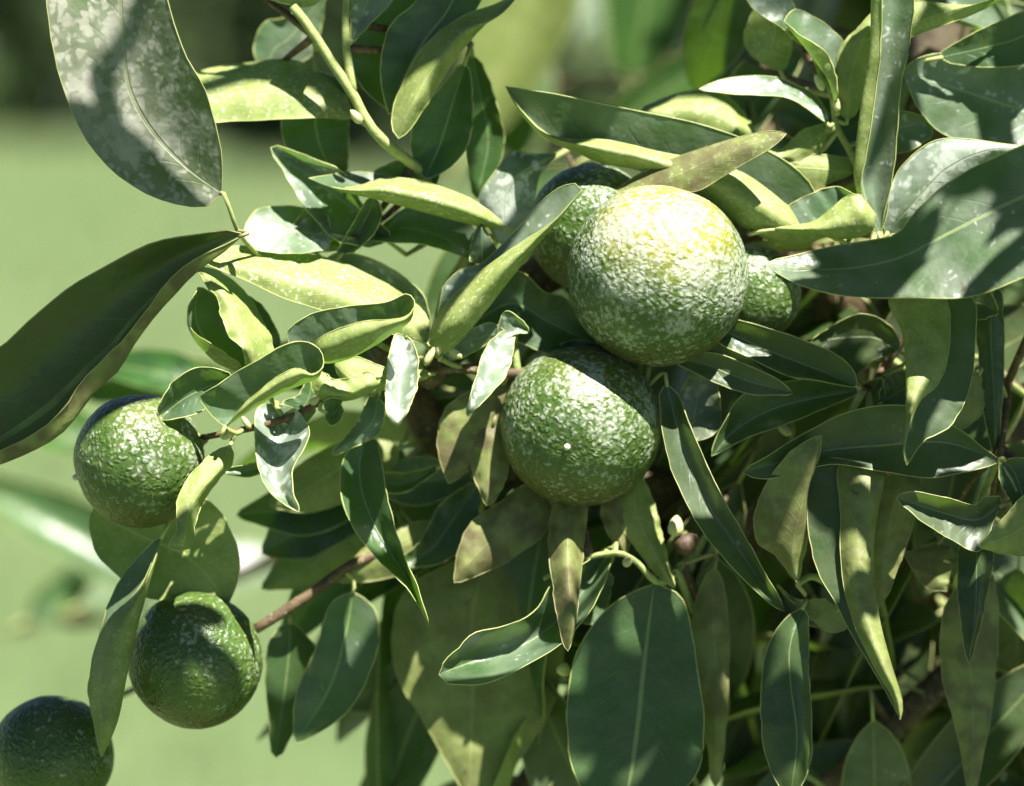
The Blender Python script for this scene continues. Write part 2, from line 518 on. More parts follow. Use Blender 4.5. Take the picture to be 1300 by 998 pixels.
def leaf_obj(name, V3, flip, parent, petiole=None, residue=0.3, brown=0.0, rimr=1.0, label=None):
    """V3: NR x NC x 3 world grid (row = along, column = across)"""
    nr, nc = V3.shape[:2]
    origin = Vector(V3[0].mean(axis=0))
    verts = (V3.reshape(-1, 3) - np.array(origin))
    vs = [Vector(q) for q in verts]
    fs, mi = [], []
    for i in range(nr - 1):
        for j in range(nc - 1):
            a = i * nc + j
            f = (a, a + nc, a + nc + 1, a + 1)
            fs.append(f[::-1] if flip else f)
            mi.append(0)
    nq = len(fs)
    loop = [Vector(verts[i * nc]) for i in range(nr)] + [Vector(verts[i * nc + nc - 1]) for i in range(nr - 2, -1, -1)]
    r = [rimr * PM * (0.72 + 0.45 * noise.noise(q * 300)) for q in loop]
    tv, tf = tube_geo(loop, r, 5, False)
    b = len(vs)
    vs += tv
    fs += [tuple(b + k for k in f) for f in tf]
    mi += [1] * len(tf)
    if petiole:
        pw = [Vector(q) - origin for q in petiole]
        rr = np.linspace(2.6 * PM, 3.2 * PM, len(pw))
        tv, tf = tube_geo(pw, list(rr), 6)
        b = len(vs)
        vs += tv
        fs += [tuple(b + k for k in f) for f in tf]
        mi += [1] * len(tf)
    me = bpy.data.meshes.new(name)
    me.from_pydata([tuple(q) for q in vs], [], fs)
    me.materials.append(M_LEAF)
    me.materials.append(M_RIM)
    me.polygons.foreach_set("use_smooth", [True] * len(fs))
    me.polygons.foreach_set("material_index", mi)
    uv = me.uv_layers.new(name="UVMap")
    data = np.zeros((len(me.loops), 2))
    lv = np.zeros(len(me.loops), int)
    me.loops.foreach_get("vertex_index", lv)
    ok = lv < nr * nc
    data[ok, 0] = (lv[ok] % nc) / (nc - 1)
    data[ok, 1] = (lv[ok] // nc) / (nr - 1)
    uv.data.foreach_set("uv", data.ravel())
    o = bpy.data.objects.new(name, me)
    col.objects.link(o)
    set_parent(o, parent, origin)
    o["residue"] = float(residue)
    o["brown"] = float(brown)
    if label:
        o["label"] = label
    return o


def set_parent(o, parent, world_loc):
    o.parent = parent
    base = Vector((0, 0, 0))
    q = parent
    while q is not None:
        base += q.location
        q = q.parent
    o.location = world_loc - base


def nearest_branch(w):
    best = (1e9, None, None)
    for o, pts in BR:
        for q in pts:
            d = (q - w).length
            if d < best[0]:
                best = (d, o, q)
    return best


TWIGS_TO_ADD = []
seedc = [0]


def lf(face, z, rails, dz=(0, 0, 0), seg=0, row=0.5, res=0.25, br=0.0, label=None, wav=1.6, rim=1.0, pet=True, bulge=0.0, belly=None, bw=0.5):
    """a leaf lofted through rails; rails: 'x,y x,y ... | x,y ...' from base to tip, z=(base,tip)"""
    seedc[0] += 1
    sd = seedc[0]
    R = []
    zs = z if hasattr(z, "__len__") else (z, z)
    rr = [[tuple(float(c) for c in p.split(",")) for p in r.split()] for r in rails.split("|")]
    for r, d in zip(rr, dz):
        g = cr(r, NR)
        t = np.linspace(0, 1, NR)
        env = np.clip(np.minimum(t, 1 - t) / 0.16, 0, 1)
        zz = np.interp(t, np.linspace(0, 1, len(zs)), zs) + d * env
        R.append(np.column_stack([g[:, :2], zz]))
    knots = np.linspace(0, 1, len(R))
    if belly is not None:
        m = R[1] * (1 - bw) + R[2] * bw
        t = np.linspace(0, 1, NR)
        m[:, 2] = np.interp(t, np.linspace(0, 1, len(zs)), zs) + belly * np.clip(np.minimum(t, 1 - t) / 0.16, 0, 1)
        R.insert(2, m)
        knots = np.array([0, 0.5, 0.78, 1.0])
    R = np.array(R)
    K = len(R)
    grid = np.zeros((NR, NC, 3))
    un = np.linspace(0, 1, NC)
    for i in range(NR):
        p = R[:, i]
        if K == 2:
            g = p[0] * (1 - un[:, None]) + p[1] * un[:, None]
            g[:, 2] += bulge * np.sin(np.pi * un) * min(1, min(i, NR - 1 - i) / (NR * 0.15))
        else:
            q = np.vstack([p[0] + (p[0] - p[1]) * 0.6, p, p[-1] + (p[-1] - p[-2]) * 0.6])
            x = np.interp(un, knots, np.arange(K))
            g = np.zeros((NC, 3))
            for c in range(NC):
                s = min(int(x[c]), K - 2)
                t = x[c] - s
                a, b, cc, d = q[s], q[s + 1], q[s + 2], q[s + 3]
                g[c] = 0.5 * (2 * b + (cc - a) * t + (2 * a - 5 * b + 4 * cc - d) * t * t + (3 * b - a - 3 * cc + d) * t ** 3)
        grid[i] = g
    # little undulations, strongest at the margin, and a shallow midrib channel
    t = np.linspace(0, 1, NR)
    for c in range(NC):
        e = abs(un[c] - 0.5) * 2
        env = np.clip(np.minimum(t, 1 - t) / 0.12, 0, 1)
        side = 1.7 if un[c] > 0.5 else 0.0
        nz = np.array([noise.noise(Vector((q * 6.0 + sd * 3.7, side * 5, sd * 1.3))) for q in t])
        nz2 = np.array([noise.noise(Vector((q * 17.0 + sd * 2.1, side * 9, sd * 0.7))) for q in t])
        grid[:, c, 2] += env * wav * (4.0 * e * e * nz + 1.5 * e * nz2)
        k2 = e * e * env * wav
        grid[:, c, 0] += k2 * 1.1 * nz2
        grid[:, c, 1] += k2 * 1.1 * nz
    grid[-1] = grid[-1].mean(axis=0)
    grid[0] = grid[0].mean(axis=0) + (grid[0] - grid[0].mean(axis=0)) * 0.35
    V3 = np.zeros_like(grid)
    for i in range(NR):
        for j in range(NC):
            V3[i, j] = P(*grid[i, j])
    # which side faces the camera at the reference cell
    i = int(row * (NR - 1))
    cpos = (knots[seg] + knots[seg + 1]) / 2
    j = min(NC - 2, max(0, int(cpos * (NC - 1))))
    a = Vector(V3[min(i + 1, NR - 1), j] - V3[i, j])
    b = Vector(V3[i, j + 1] - V3[i, j])
    nrm = a.cross(b)
    facing = nrm.dot(CAM_LOC - Vector(V3[i, j])) > 0
    flip = facing != (face == 'T')
    base = Vector(V3[0].mean(axis=0))
    petw = None
    d, bo, bp = nearest_branch(base)
    if pet:
        tan = (base - Vector(V3[3].mean(axis=0))).normalized()
        start = Vector(V3[0].mean(axis=0)) - tan * (2 * PM)
        if d < 60 * PM:
            end = bp
        else:
            end = base + tan * (30 * PM) - BACK * (14 * PM)
            TWIGS_TO_ADD.append(end)
        midp = base + tan * ((end - start).length * 0.45)
        petw = [Vector(q) for q in cr([tuple(start), tuple(midp), tuple(end)], 7)]
    return leaf_obj("leaf", V3, flip, bo, petw, res, br, rim, label)


# ---- upper left
lf('T', (55, 70), "280,252 262,262 235,261 185,246 140,213 100,160 75,95 62,30 60,-40 80,-120 120,-180 | 281,245 240,215 196,170 166,118 156,60 153,0 150,-60 140,-130 124,-180 | 282,238 280,190 262,118 231,60 213,5 202,-50 172,-125 126,-182", (10, -16, 22), res=0.95, br=0.5, label="large drooping leaf mottled with whitish residue")  # br browns it: part of its shade is in the colour
lf('U', (-60, -50), "450,146 432,110 400,86 360,75 300,82 250,92 205,112 | 451,149 400,120 350,113 300,118 250,122 204,116 | 448,152 400,149 350,151 300,154 255,152 205,120", (-40, 8, 20), res=0.7, label="pale curled leaf seen from its underside")
lf('T', (-8, -30), "447,56 470,30 499,0 522,-40 560,-110 | 446,52 458,22 472,-10 495,-60 560,-112 | 445,50 446,10 450,-30 480,-80 558,-114", (0, -6, 6), res=0.6)
lf('T', (-40, -34), "560,-60 530,0 497,30 484,72 485,110 492,142 | 600,-60 570,10 540,50 515,95 493,145 | 640,-50 600,20 570,70 540,110 495,148", (10, -4, 2), res=0.2)
lf('U', (-25, 2), "690,-60 645,-4 590,20 546,50 520,86 501,130 497,160 505,176 | 690,-50 640,15 590,40 555,80 530,120 515,150 506,176 | 690,-40 655,-8 605,42 576,78 546,126 522,163 507,177", (-10, 16, 0), res=0.25, label="curved yellow-green leaf drooping beside the pale green twig")
lf('T', (-70, -60), "520,-30 470,20 448,62 452,98 470,122 496,142 | 560,-20 520,30 490,70 485,105 497,142 | 580,0 560,50 540,90 520,120 498,144", (4, -6, 0), res=0.1)
lf('T', (-90, -85), "360,90 358,120 357,160 368,195 400,225 436,240 | 400,92 400,130 402,170 415,205 437,240 | 438,95 443,140 442,190 440,225 438,241", (6, -4, 4), res=0.1)
lf('T', (-150, -150), "330,90 322,60 335,30 365,20 410,-10 | 335,90 350,60 370,45 412,-8 | 340,92 380,80 402,60 414,-6", (4, 0, -4), res=0.3)
lf('U', (-20, -10), "300,-30 330,-6 360,4 395,8 425,-20 | 305,-34 350,-24 390,-22 426,-24 | 310,-40 350,-46 390,-44 426,-28", (0, 8, -6), res=0.4)
lf('T', (-60, -55), "585,80 560,110 528,150 522,190 536,225 | 590,82 575,130 560,180 540,226 | 596,84 600,130 595,180 570,215 542,228", (0, -8, 0), res=0.05)
lf('T', (-100, -110), "590,70 585,120 590,180 600,250 | 600,70 610,120 620,180 605,252 | 610,75 630,130 640,190 610,254", (0, -8, 0), res=0.05)
lf('T', (-70, -60), "560,180 530,200 490,210 450,235 | 565,190 530,225 495,235 452,238 | 568,200 540,255 500,255 455,242", (4, -6, 4), res=0.1)
# ---- left cluster
lf('T', (-60, -50), "500,300 462,262 435,218 400,203 370,190 345,183 | 495,305 455,270 420,245 390,222 366,206 344,187 | 475,315 448,309 425,303 402,282 382,256 362,222 343,193", (10, -26, 26), seg=1, res=0.75, label="folded leaf with a bright chalky inner face")
lf('U', (-30, -6), "640,286 600,262 560,240 500,226 470,219 440,219 392,226 | 640,291 605,287 550,273 480,254 430,241 392,226 | 640,284 610,259 570,240 525,229 488,226 455,237 425,238 392,227", (-40, -6, -14), seg=1, res=0.55, label="rolled pale leaf lit along its back", belly=26)
lf('T', (-66, -60), "480,290 520,262 570,268 612,300 608,330 | 470,298 520,290 570,305 608,331 | 462,304 495,308 532,309 565,318 607,333", (-20, -16, 26), seg=0, res=0.35)
lf('T', (-44, -24), "426,322 445,288 466,254 476,253 | 432,322 456,292 474,258 478,253 | 448,322 474,298 485,272 480,254", (10, -12, 6), res=0.3)
lf('T', (-36, -24), "420,318 360,322 318,315 309,300 312,284 | 420,300 365,292 330,285 313,283 | 420,275 390,264 350,262 325,268 313,282", (26, -4, -30), res=0.7)
lf('U', (-56, -50), "372,322 366,310 371,288 386,266 | 395,322 384,306 380,288 387,266 | 440,318 425,304 402,286 388,267", (12, 0, -6), seg=1, res=0.3)
lf('U', (0, 16), "546,432 541,400 506,370 460,345 410,326 360,318 310,312 270,316 248,325 | 540,438 515,408 460,382 405,362 350,346 300,334 248,327 | 532,436 497,424 440,405 395,390 355,377 300,351 248,330", (-42, 6, 12), seg=1, res=0.8, label="broad pale leaf showing its sunlit underside")
lf('T', (58, 84), "372,446 364,425 380,407 410,394 455,388 495,382 516,373 526,380 | 385,462 430,459 470,441 500,421 521,405 526,382 | 388,452 402,433 426,419 455,410 485,407 512,404 525,392 526,383", (0, -14, 16), seg=0, row=0.6, res=0.35, label="channelled leaf with a dark spotted inner face", belly=18)
lf('T', (56, 88), "282,541 254,507 290,480 330,455 362,437 388,434 406,444 411,458 | 286,543 310,524 345,503 380,488 405,476 411,460 | 288,540 311,513 335,492 358,475 378,468 395,475 408,468 411,461", (0, -14, 14), seg=0, row=0.6, res=0.38, label="scoop-shaped leaf with its rim turned up", belly=18)
lf('T', (40, 50), "295,474 265,467 240,470 217,488 203,512 200,531 | 295,480 262,492 240,502 220,516 200,532 | 292,488 272,512 250,525 225,531 201,534", (8, -10, 6), res=0.22)
lf('T', (-6, 4), "320,468 314,425 286,385 254,363 | 308,470 286,440 262,402 253,364 | 300,472 268,456 240,414 247,368 | 306,462 275,441 243,418 238,397 244,379 253,364", (-24, -20, 2, 20), seg=0, res=0.45)
lf('U', (36, 6), "312,466 308,444 291,427 281,402 275,377 262,362 249,341 | 322,468 318,438 306,410 296,385 275,358 249,339 | 334,464 347,442 334,406 316,376 296,357 274,343 250,337", (22, 14, -30), seg=1, res=0.3, wav=2.4, label="small pale crinkled leaf bleached by the sun")
lf('T', (-20, -16), "322,466 310,412 298,370 | 340,462 325,412 300,369 | 353,456 355,430 335,390 303,368", (0, -8, 4), res=0.15)
lf('T', (-56, -60), "546,436 546,410 537,375 510,350 480,332 440,320 416,325 | 542,436 528,400 500,372 460,350 416,327 | 536,438 505,400 470,375 430,345 417,329", (12, -10, -6), res=0.55)
lf('U', (8, 30), "556,452 554,420 558,385 565,361 585,342 615,332 650,298 675,268 703,243 728,233 739,239 | 566,451 590,428 615,397 640,365 668,330 692,298 713,272 738,243 | 552,450 546,430 552,405 575,376 600,352 640,322 668,305 700,283 722,260 738,242", (-26, -4, -6), seg=1, res=0.55, label="long channelled leaf slanting up beside the fruit", belly=26)
lf('T', (-30, -20), "596,334 599,305 610,281 | 612,336 612,312 611,281 | 634,322 621,300 611,281", (-4, 8, -4), res=0.5, wav=0.6)
lf('T', (-48, -38), "632,312 608,255 625,222 650,194 672,196 706,194 | 645,312 640,260 655,225 706,196 | 660,310 676,262 684,225 700,205 707,197", (-4, 10, -6), res=0.95, label="blurred leaf whitened by spray residue")
lf('T', (-50, -75), "590,395 620,350 662,345 690,370 715,376 735,400 770,440 | 600,410 650,385 690,405 730,425 770,442 | 612,425 650,430 690,447 735,445 770,444", (4, -8, 2), res=0.12)
lf('T', (-70, -60), "700,440 730,432 770,440 810,460 | 690,455 730,455 770,460 812,463 | 690,470 730,485 770,480 812,466", (4, 0, -2), res=0.3)
lf('T', (0, 90), "640,418 618,440 604,480 591,522 | 645,420 628,450 612,490 592,526 | 655,420 646,468 626,496 595,527", (6, -6, 6), res=1, label="small narrow leaf hanging, lit almost white")  # high res paints sun glare into its colour
lf('T', (0, 10), "628,430 640,396 660,404 672,418 | 630,432 648,410 672,420 | 634,436 655,424 671,423", (2, -3, 2), res=0.9, wav=0.7)
lf('T', (-12, 0), "560,452 585,425 620,410 640,418 | 562,456 590,435 640,420 | 566,460 600,448 640,422", (2, 0, -2), res=0.8, wav=0.7)
lf('T', (4, 84), "512,426 503,424 497,436 492,459 490,482 490,517 495,533 505,541 | 516,428 511,460 508,500 505,541 | 520,428 528,444 531,462 530,489 522,512 511,533 506,541", (10, -8, 12), res=0.9, label="small bright leaf hanging over the brown twig")
lf('T', (-4, 96), "345,512 326,520 324,560 328,595 340,622 360,640 379,651 | 352,514 353,560 350,595 357,625 380,651 | 360,514 378,522 391,541 390,560 374,592 371,616 381,649", (8, -12, 8), res=0.95, label="twisted bright leaf hanging under the twig")
lf('U', (20, 84), "284,566 262,582 240,605 226,632 224,655 225,675 214,690 220,701 | 292,566 280,595 256,622 240,650 236,676 232,692 228,699 | 297,570 294,590 276,610 259,635 250,658 246,680 246,692 236,699", (10, 12, -16), seg=1, res=0.3, label="small pale leaf curling in front of the left fruit")
lf('U', (10, 14), "470,470 430,482 410,474 388,478 | 480,480 440,500 400,492 | 490,488 450,506 410,508 392,488", (0, 8, -4), res=0.3)
lf('T', (0, 0), "360,545 345,560 330,585 285,595 | 365,552 350,575 325,595 283,598 | 368,560 350,590 320,605 284,601", (0, -4, 0), res=0.25)
lf('U', (-2, 6), "545,470 500,470 450,452 425,458 | 545,476 500,486 450,482 424,462 | 545,480 500,492 450,496 425,470", (0, 10, 0), res=0.3)
lf('T', (8, 10), "412,530 420,540 432,534 437,520 | 416,524 424,526 430,514 | 410,512 416,506 426,505 436,508", (6, -10, 10), res=0.3, wav=0.4)
lf('T', (-14, -6), "392,470 380,500 360,510 350,536 | 396,472 392,505 372,530 352,538 | 400,474 410,500 390,535 354,540", (0, 4, 0), res=0.2)
lf('T', (-25, -25), "470,500 450,540 420,575 | 480,505 470,540 422,577 | 490,512 480,550 425,579", (0, 4, 0), res=0.5)
# ---- big dark leaf at the left; br puts its shade into the colour
lf('T', (60, 70), "308,290 250,297 200,306 150,329 100,358 50,395 20,424 -20,455 -90,520 -170,600 | 308,296 240,318 175,362 115,415 45,475 -40,545 -170,602 | 302,308 251,345 219,378 196,402 168,440 150,470 120,497 97,527 72,553 30,576 -10,592 -90,620 -170,608 | 305,302 246,330 206,366 182,400 160,428 136,450 104,484 82,516 60,540 24,562 -16,580 -90,608 -170,606", (18, -10, 2, 16), seg=0, res=0.0, br=0.85, wav=2.6, rim=1.2, label="large dark shaded leaf with a wavy rolled lower edge")
# ---- lower left
lf('U', (-60, -40), "120,640 200,628 262,634 296,680 303,730 290,768 | 118,650 180,680 235,705 270,740 289,769 | 112,656 119,695 145,725 185,757 235,766 288,770", (4, -8, 4), res=0.2, label="broad green leaf hanging behind the left fruit", pet=False)
lf('U', (0, 40), "204,678 166,718 141,758 128,800 116,850 114,890 128,960 | 206,684 189,740 174,800 161,860 150,915 130,962 | 205,684 183,735 160,766 137,788 119,830 112,872 116,905 128,962", (-26, 0, 4), seg=1, res=0.25, label="long folded leaf hanging between two fruits", belly=24)
lf('T', (-100, -80), "440,752 418,770 402,820 376,880 372,940 | 448,752 440,800 420,870 376,944 | 455,754 476,776 481,812 470,852 440,905 380,946", (4, -6, 6), res=0.2)
lf('T', (-110, -100), "360,790 340,820 338,870 345,960 | 368,790 366,840 350,962 | 376,792 402,825 395,880 356,962", (4, -6, 4), res=0.05, br=0.4)
lf('T', (-40, 36), "458,552 436,585 433,630 450,672 480,710 515,745 536,776 544,796 | 463,552 456,600 468,650 495,700 520,740 544,796 | 478,552 486,600 496,650 511,700 527,738 546,794", (2, -14, 12), res=0.12, label="slender dark leaf hanging below the twig")
lf('U', (-170, -150), "600,700 520,745 498,800 505,860 540,920 590,1010 | 620,700 600,780 600,880 594,1012 | 650,700 705,745 716,820 700,900 640,990 598,1014", (0, 12, 0), res=0.1, br=0.45, label="broad dim leaf in the shade below the fruit")
lf('T', (-140, -140), "480,600 430,590 370,610 300,650 | 482,606 430,625 370,645 300,654 | 484,612 440,660 380,680 302,658", (0, -8, 0), res=0.1)
lf('U', (-170, -170), "470,650 420,650 370,690 330,745 | 478,655 430,690 390,720 332,748 | 486,662 470,710 410,740 335,750", (0, 8, 0), res=0.1)
lf('T', (-130, -120), "600,600 540,580 490,590 450,600 | 600,605 540,610 490,612 450,604 | 600,612 545,640 495,635 452,608", (0, -6, 0), res=0.35)
lf('T', (-90, -90), "556,590 520,600 490,600 440,605 | 556,594 520,612 490,614 440,608 | 556,598 520,622 490,625 441,611", (0, -6, 0), res=0.1)
lf('U', (-110, -100), "560,660 520,665 470,690 425,735 | 565,668 520,690 480,710 427,738 | 570,680 540,715 490,735 430,741", (0, 8, 0), res=0.1, br=0.5)
lf('T', (-100, -90), "600,610 560,640 530,690 500,715 | 606,616 575,660 545,700 502,718 | 612,624 600,680 560,715 506,721", (0, -6, 0), res=0.1, br=0.4)
lf('U', (-120, -110), "500,560 440,560 380,590 340,640 | 505,570 440,590 390,620 342,642 | 510,582 460,625 400,650 346,646", (0, 8, 0), res=0.2, br=0.3)
lf('T', (-150, -150), "470,640 410,625 360,640 330,700 | 474,650 415,655 370,680 332,702 | 476,662 430,690 385,710 336,705", (0, -6, 0), res=0.1, br=0.3)
# ---- below the pair of fruit
lf('U', (-64, -34), "668,612 632,640 602,660 584,690 578,720 575,739 | 684,620 650,660 620,690 595,715 576,740 | 702,636 692,674 660,702 620,726 580,741", (0, 8, 0), res=0.1, br=0.95, label="dull brownish leaf hanging under the lower fruit")
lf('U', (-50, -40), "660,470 610,490 566,518 555,560 560,590 568,613 | 680,485 630,520 600,560 569,614 | 700,500 680,555 640,568 610,588 572,614", (0, 6, 0), res=0.1, br=0.9)
lf('U', (-40, -34), "615,540 596,560 600,600 616,642 | 625,540 620,580 618,642 | 640,540 646,590 636,622 620,643", (0, 6, -4), res=0.1, br=0.9)
lf('U', (-36, 40), "706,632 698,665 697,705 704,762 712,810 720,827 | 722,632 722,665 720,705 723,752 728,792 721,827 | 746,632 745,660 740,705 735,752 730,798 722,827", (-4, 18, -8), res=0.15, br=0.9, label="narrow brown-faced leaf hanging straight down")
lf('T', (-40, 40), "776,690 735,720 700,742 680,775 640,795 600,805 583,822 570,832 557,850 | 778,696 745,745 700,795 650,825 600,840 557,856 | 780,702 757,762 715,815 670,843 622,865 585,869 558,866", (8, -24, 36), seg=0, res=0.35, label="curled leaf with a bright sunlit lower edge")
lf('U', (-64, -34), "800,604 778,640 790,670 815,706 840,735 857,747 | 808,602 806,640 822,685 857,747 | 815,604 831,640 843,690 858,746", (-2, 8, -4), res=0.15, br=0.15, label="olive pointed leaf under the lower fruit")
lf('U', (-60, -50), "780,620 763,640 768,670 790,705 | 786,622 782,660 792,707 | 794,626 806,660 800,690 795,708", (0, 6, 0), res=0.1, br=0.8)
lf('T', (-45, -30), "822,742 782,764 752,795 732,830 723,870 720,920 730,985 780,1050 | 830,742 823,800 816,860 810,920 800,990 785,1052 | 848,743 870,768 881,820 888,870 893,920 880,990 792,1054", (6, -6, 6), res=0.12, br=0.1, label="broad flat leaf with a straight pale midrib")
lf('T', (-90, -80), "760,720 730,745 690,770 | 770,724 745,770 692,774 | 780,730 760,790 698,778", (0, -5, 0), res=0.3)
lf('U', (-80, -70), "900,720 880,780 882,850 895,930 905,1000 | 908,722 905,790 910,870 908,1000 | 915,726 925,790 925,870 920,940 912,1000", (0, 6, 0), res=0.1, br=0.7)
# ---- upper centre and right
lf('T', (-20, -12), "1050,292 1030,236 1000,206 965,187 930,171 880,156 820,143 760,132 700,119 662,113 642,107 | 1050,303 1005,312 960,296 910,266 860,236 810,214 770,207 730,190 692,172 660,140 641,110 | 1046,296 990,252 940,218 880,202 830,191 770,178 722,176 692,169 666,144 642,112", (4, -18, 2), seg=0, row=0.7, res=0.32, label="long boat-shaped leaf above the upper fruit", belly=24)
lf('U', (-5, 46), "758,268 786,238 830,212 880,192 930,177 970,167 998,168 | 770,272 820,240 870,218 930,192 998,170 | 780,280 825,256 862,246 892,240 936,213 976,190 998,172", (-18, 4, 6), res=0.75, br=0.85, wav=1.0, label="dusty olive leaf resting on top of the upper fruit")
lf('T', (120, 70), "1400,150 1310,180 1250,206 1200,236 1165,266 1140,296 1110,304 1060,312 1010,325 970,332 | 1400,240 1330,240 1260,268 1200,298 1140,328 1060,342 970,335 | 1400,315 1350,332 1290,357 1230,377 1160,378 1110,379 1060,374 1010,359 972,339", (-18, -4, 34), res=0.45, br=0.15, rim=1.2, label="big dark glossy leaf reaching towards the fruit")
lf('U', (6, 120), "1190,360 1235,378 1238,430 1231,490 1211,535 1190,551 1170,562 1152,590 | 1165,358 1128,378 1146,422 1152,480 1152,540 1147,572 1150,591 | 1178,356 1200,376 1206,420 1196,478 1166,512 1153,545 1149,575 1151,591", (-18, 2, 4), seg=1, row=0.4, res=0.2, br=0.15, label="folded leaf hanging with a bright curled tip", belly=16)
lf('T', (0, 30), "1108,296 1093,240 1102,185 1113,108 1119,50 1120,-40 1128,-80 | 1112,296 1086,236 1086,190 1093,130 1104,60 1108,-40 1128,-82 | 1120,297 1108,240 1115,180 1122,110 1130,50 1132,-40 1129,-82 | 1121,296 1131,240 1140,160 1144,100 1156,50 1160,-40 1130,-82", (18, 4, -20, 0), seg=2, res=0.4, label="upright narrow leaf with inrolled edges")
lf('T', (-70, -40), "1400,60 1300,66 1240,65 1200,68 1165,74 1145,89 | 1400,160 1300,140 1200,108 1146,91 | 1400,200 1310,191 1260,190 1230,184 1200,172 1184,160 1165,135 1146,94", (6, -8, 8), seg=1, res=0.55, label="leaf half in shadow with a bright lower edge")
lf('T', (-4, 20), "1118,292 1133,232 1155,200 1190,177 1240,178 1300,186 | 1125,296 1160,258 1200,216 1250,192 1300,188 | 1140,300 1172,280 1215,250 1260,215 1300,191", (2, 8, -4), res=0.95, label="bright leaf blotched white with residue")
lf('U', (-36, -30), "1068,150 1060,100 1068,60 1090,35 1112,10 | 1076,150 1080,100 1092,60 1114,11 | 1084,150 1108,100 1120,60 1116,12", (0, 8, -6), res=0.15)
lf('T', (-30, -16), "1067,142 1073,92 1074,58 1040,25 1010,12 995,25 | 1062,142 1052,104 1035,77 1015,51 995,28 | 1065,142 1061,96 1048,66 1019,47 996,28", (-20, 2, 16), seg=0, row=0.6, res=0.35)
lf('T', (-30, -10), "1052,156 1048,138 1030,118 1000,102 960,97 920,100 887,112 | 1050,156 1038,138 1005,117 960,110 887,113 | 1048,156 1030,142 1000,124 965,122 925,119 888,115", (-14, -4, 14), res=0.85, label="narrow chalk-white leaf behind the long leaf")
lf('U', (-80, -75), "960,168 950,152 930,128 905,116 860,118 812,138 | 958,172 935,155 890,136 813,141 | 950,178 915,170 860,160 815,146", (-30, 8, 10), res=0.5)
lf('T', (-40, -30), "1020,60 985,30 955,10 935,-30 | 1022,56 1000,22 980,0 937,-32 | 1026,52 1010,12 990,-15 940,-33", (0, -4, 0), res=0.8)
lf('U', (-90, -80), "985,90 955,70 945,40 975,-20 | 990,90 980,60 985,30 978,-20 | 998,88 1005,60 1000,30 982,-20", (0, 6, 0), res=0.4)
lf('U', (-10, 6), "1130,60 1158,46 1200,31 1245,14 1300,-16 | 1130,40 1200,16 1250,2 1300,-18 | 1130,10 1158,2 1210,7 1250,5 1302,-20", (0, 8, 4), res=0.3)
lf('T', (-40, -10), "1190,69 1240,40 1300,14 1360,-10 | 1195,72 1250,60 1300,45 1362,-5 | 1200,80 1250,85 1310,75 1364,0", (0, -4, 0), res=0.12)
lf('U', (-4, 18), "975,290 1000,262 1035,244 1062,237 1080,244 | 985,294 1030,297 1075,303 1106,294 1113,268 | 980,288 1010,286 1035,280 1060,261 1080,247 1098,248", (-20, -2, 0), seg=1, row=0.7, res=0.5, belly=22)
lf('U', (-50, -44), "1100,205 1040,196 985,196 940,210 | 1100,222 1040,215 985,212 940,212 | 1100,245 1050,245 1000,235 942,216", (0, 6, 0), res=0.2)
lf('T', (-60, -50), "1090,170 1110,150 1140,140 1180,150 | 1092,180 1130,165 1182,154 | 1096,190 1140,195 1180,175 1184,158", (0, -4, 0), res=0.6)
lf('U', (-50, -40), "1060,155 1020,165 990,190 960,175 | 1060,160 1020,185 990,200 960,178 | 1060,166 1030,200 1000,205 962,180", (0, 6, 0), res=0.4)
lf('T', (-60, -60), "1010,180 985,168 960,175 930,190 | 1012,190 985,186 930,194 | 1014,200 985,205 932,198", (0, -4, 0), res=0.9)
# ---- shaded right side; br paints part of the shade into these leaves
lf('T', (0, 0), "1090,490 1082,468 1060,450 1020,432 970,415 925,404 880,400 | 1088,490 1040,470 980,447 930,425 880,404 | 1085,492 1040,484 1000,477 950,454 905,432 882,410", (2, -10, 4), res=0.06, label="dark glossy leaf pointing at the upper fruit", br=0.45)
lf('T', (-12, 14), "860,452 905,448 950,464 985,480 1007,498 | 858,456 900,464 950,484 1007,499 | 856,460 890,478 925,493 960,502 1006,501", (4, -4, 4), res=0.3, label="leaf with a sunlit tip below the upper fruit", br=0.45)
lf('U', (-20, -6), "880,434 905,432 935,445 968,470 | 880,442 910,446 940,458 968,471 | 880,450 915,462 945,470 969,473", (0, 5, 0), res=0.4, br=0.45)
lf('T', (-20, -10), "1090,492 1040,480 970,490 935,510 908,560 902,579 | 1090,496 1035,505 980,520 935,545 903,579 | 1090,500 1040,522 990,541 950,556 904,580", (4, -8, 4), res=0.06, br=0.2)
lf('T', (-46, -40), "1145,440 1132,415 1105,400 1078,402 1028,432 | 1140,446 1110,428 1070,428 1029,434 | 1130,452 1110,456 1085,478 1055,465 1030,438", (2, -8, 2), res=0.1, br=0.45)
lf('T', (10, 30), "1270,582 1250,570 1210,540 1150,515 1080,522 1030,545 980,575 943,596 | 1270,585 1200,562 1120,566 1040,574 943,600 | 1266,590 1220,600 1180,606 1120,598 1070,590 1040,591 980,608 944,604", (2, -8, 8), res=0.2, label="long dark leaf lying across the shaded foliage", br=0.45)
lf('U', (0, 46), "1010,738 985,706 962,690 957,655 970,620 1000,576 1041,551 | 1012,738 1005,705 1018,640 1030,595 1043,552 | 1014,738 1020,710 1026,670 1023,622 1036,592 1044,556", (-2, 12, -8), seg=0, res=0.25, br=0.7, label="brown-backed leaf standing with its tip up")
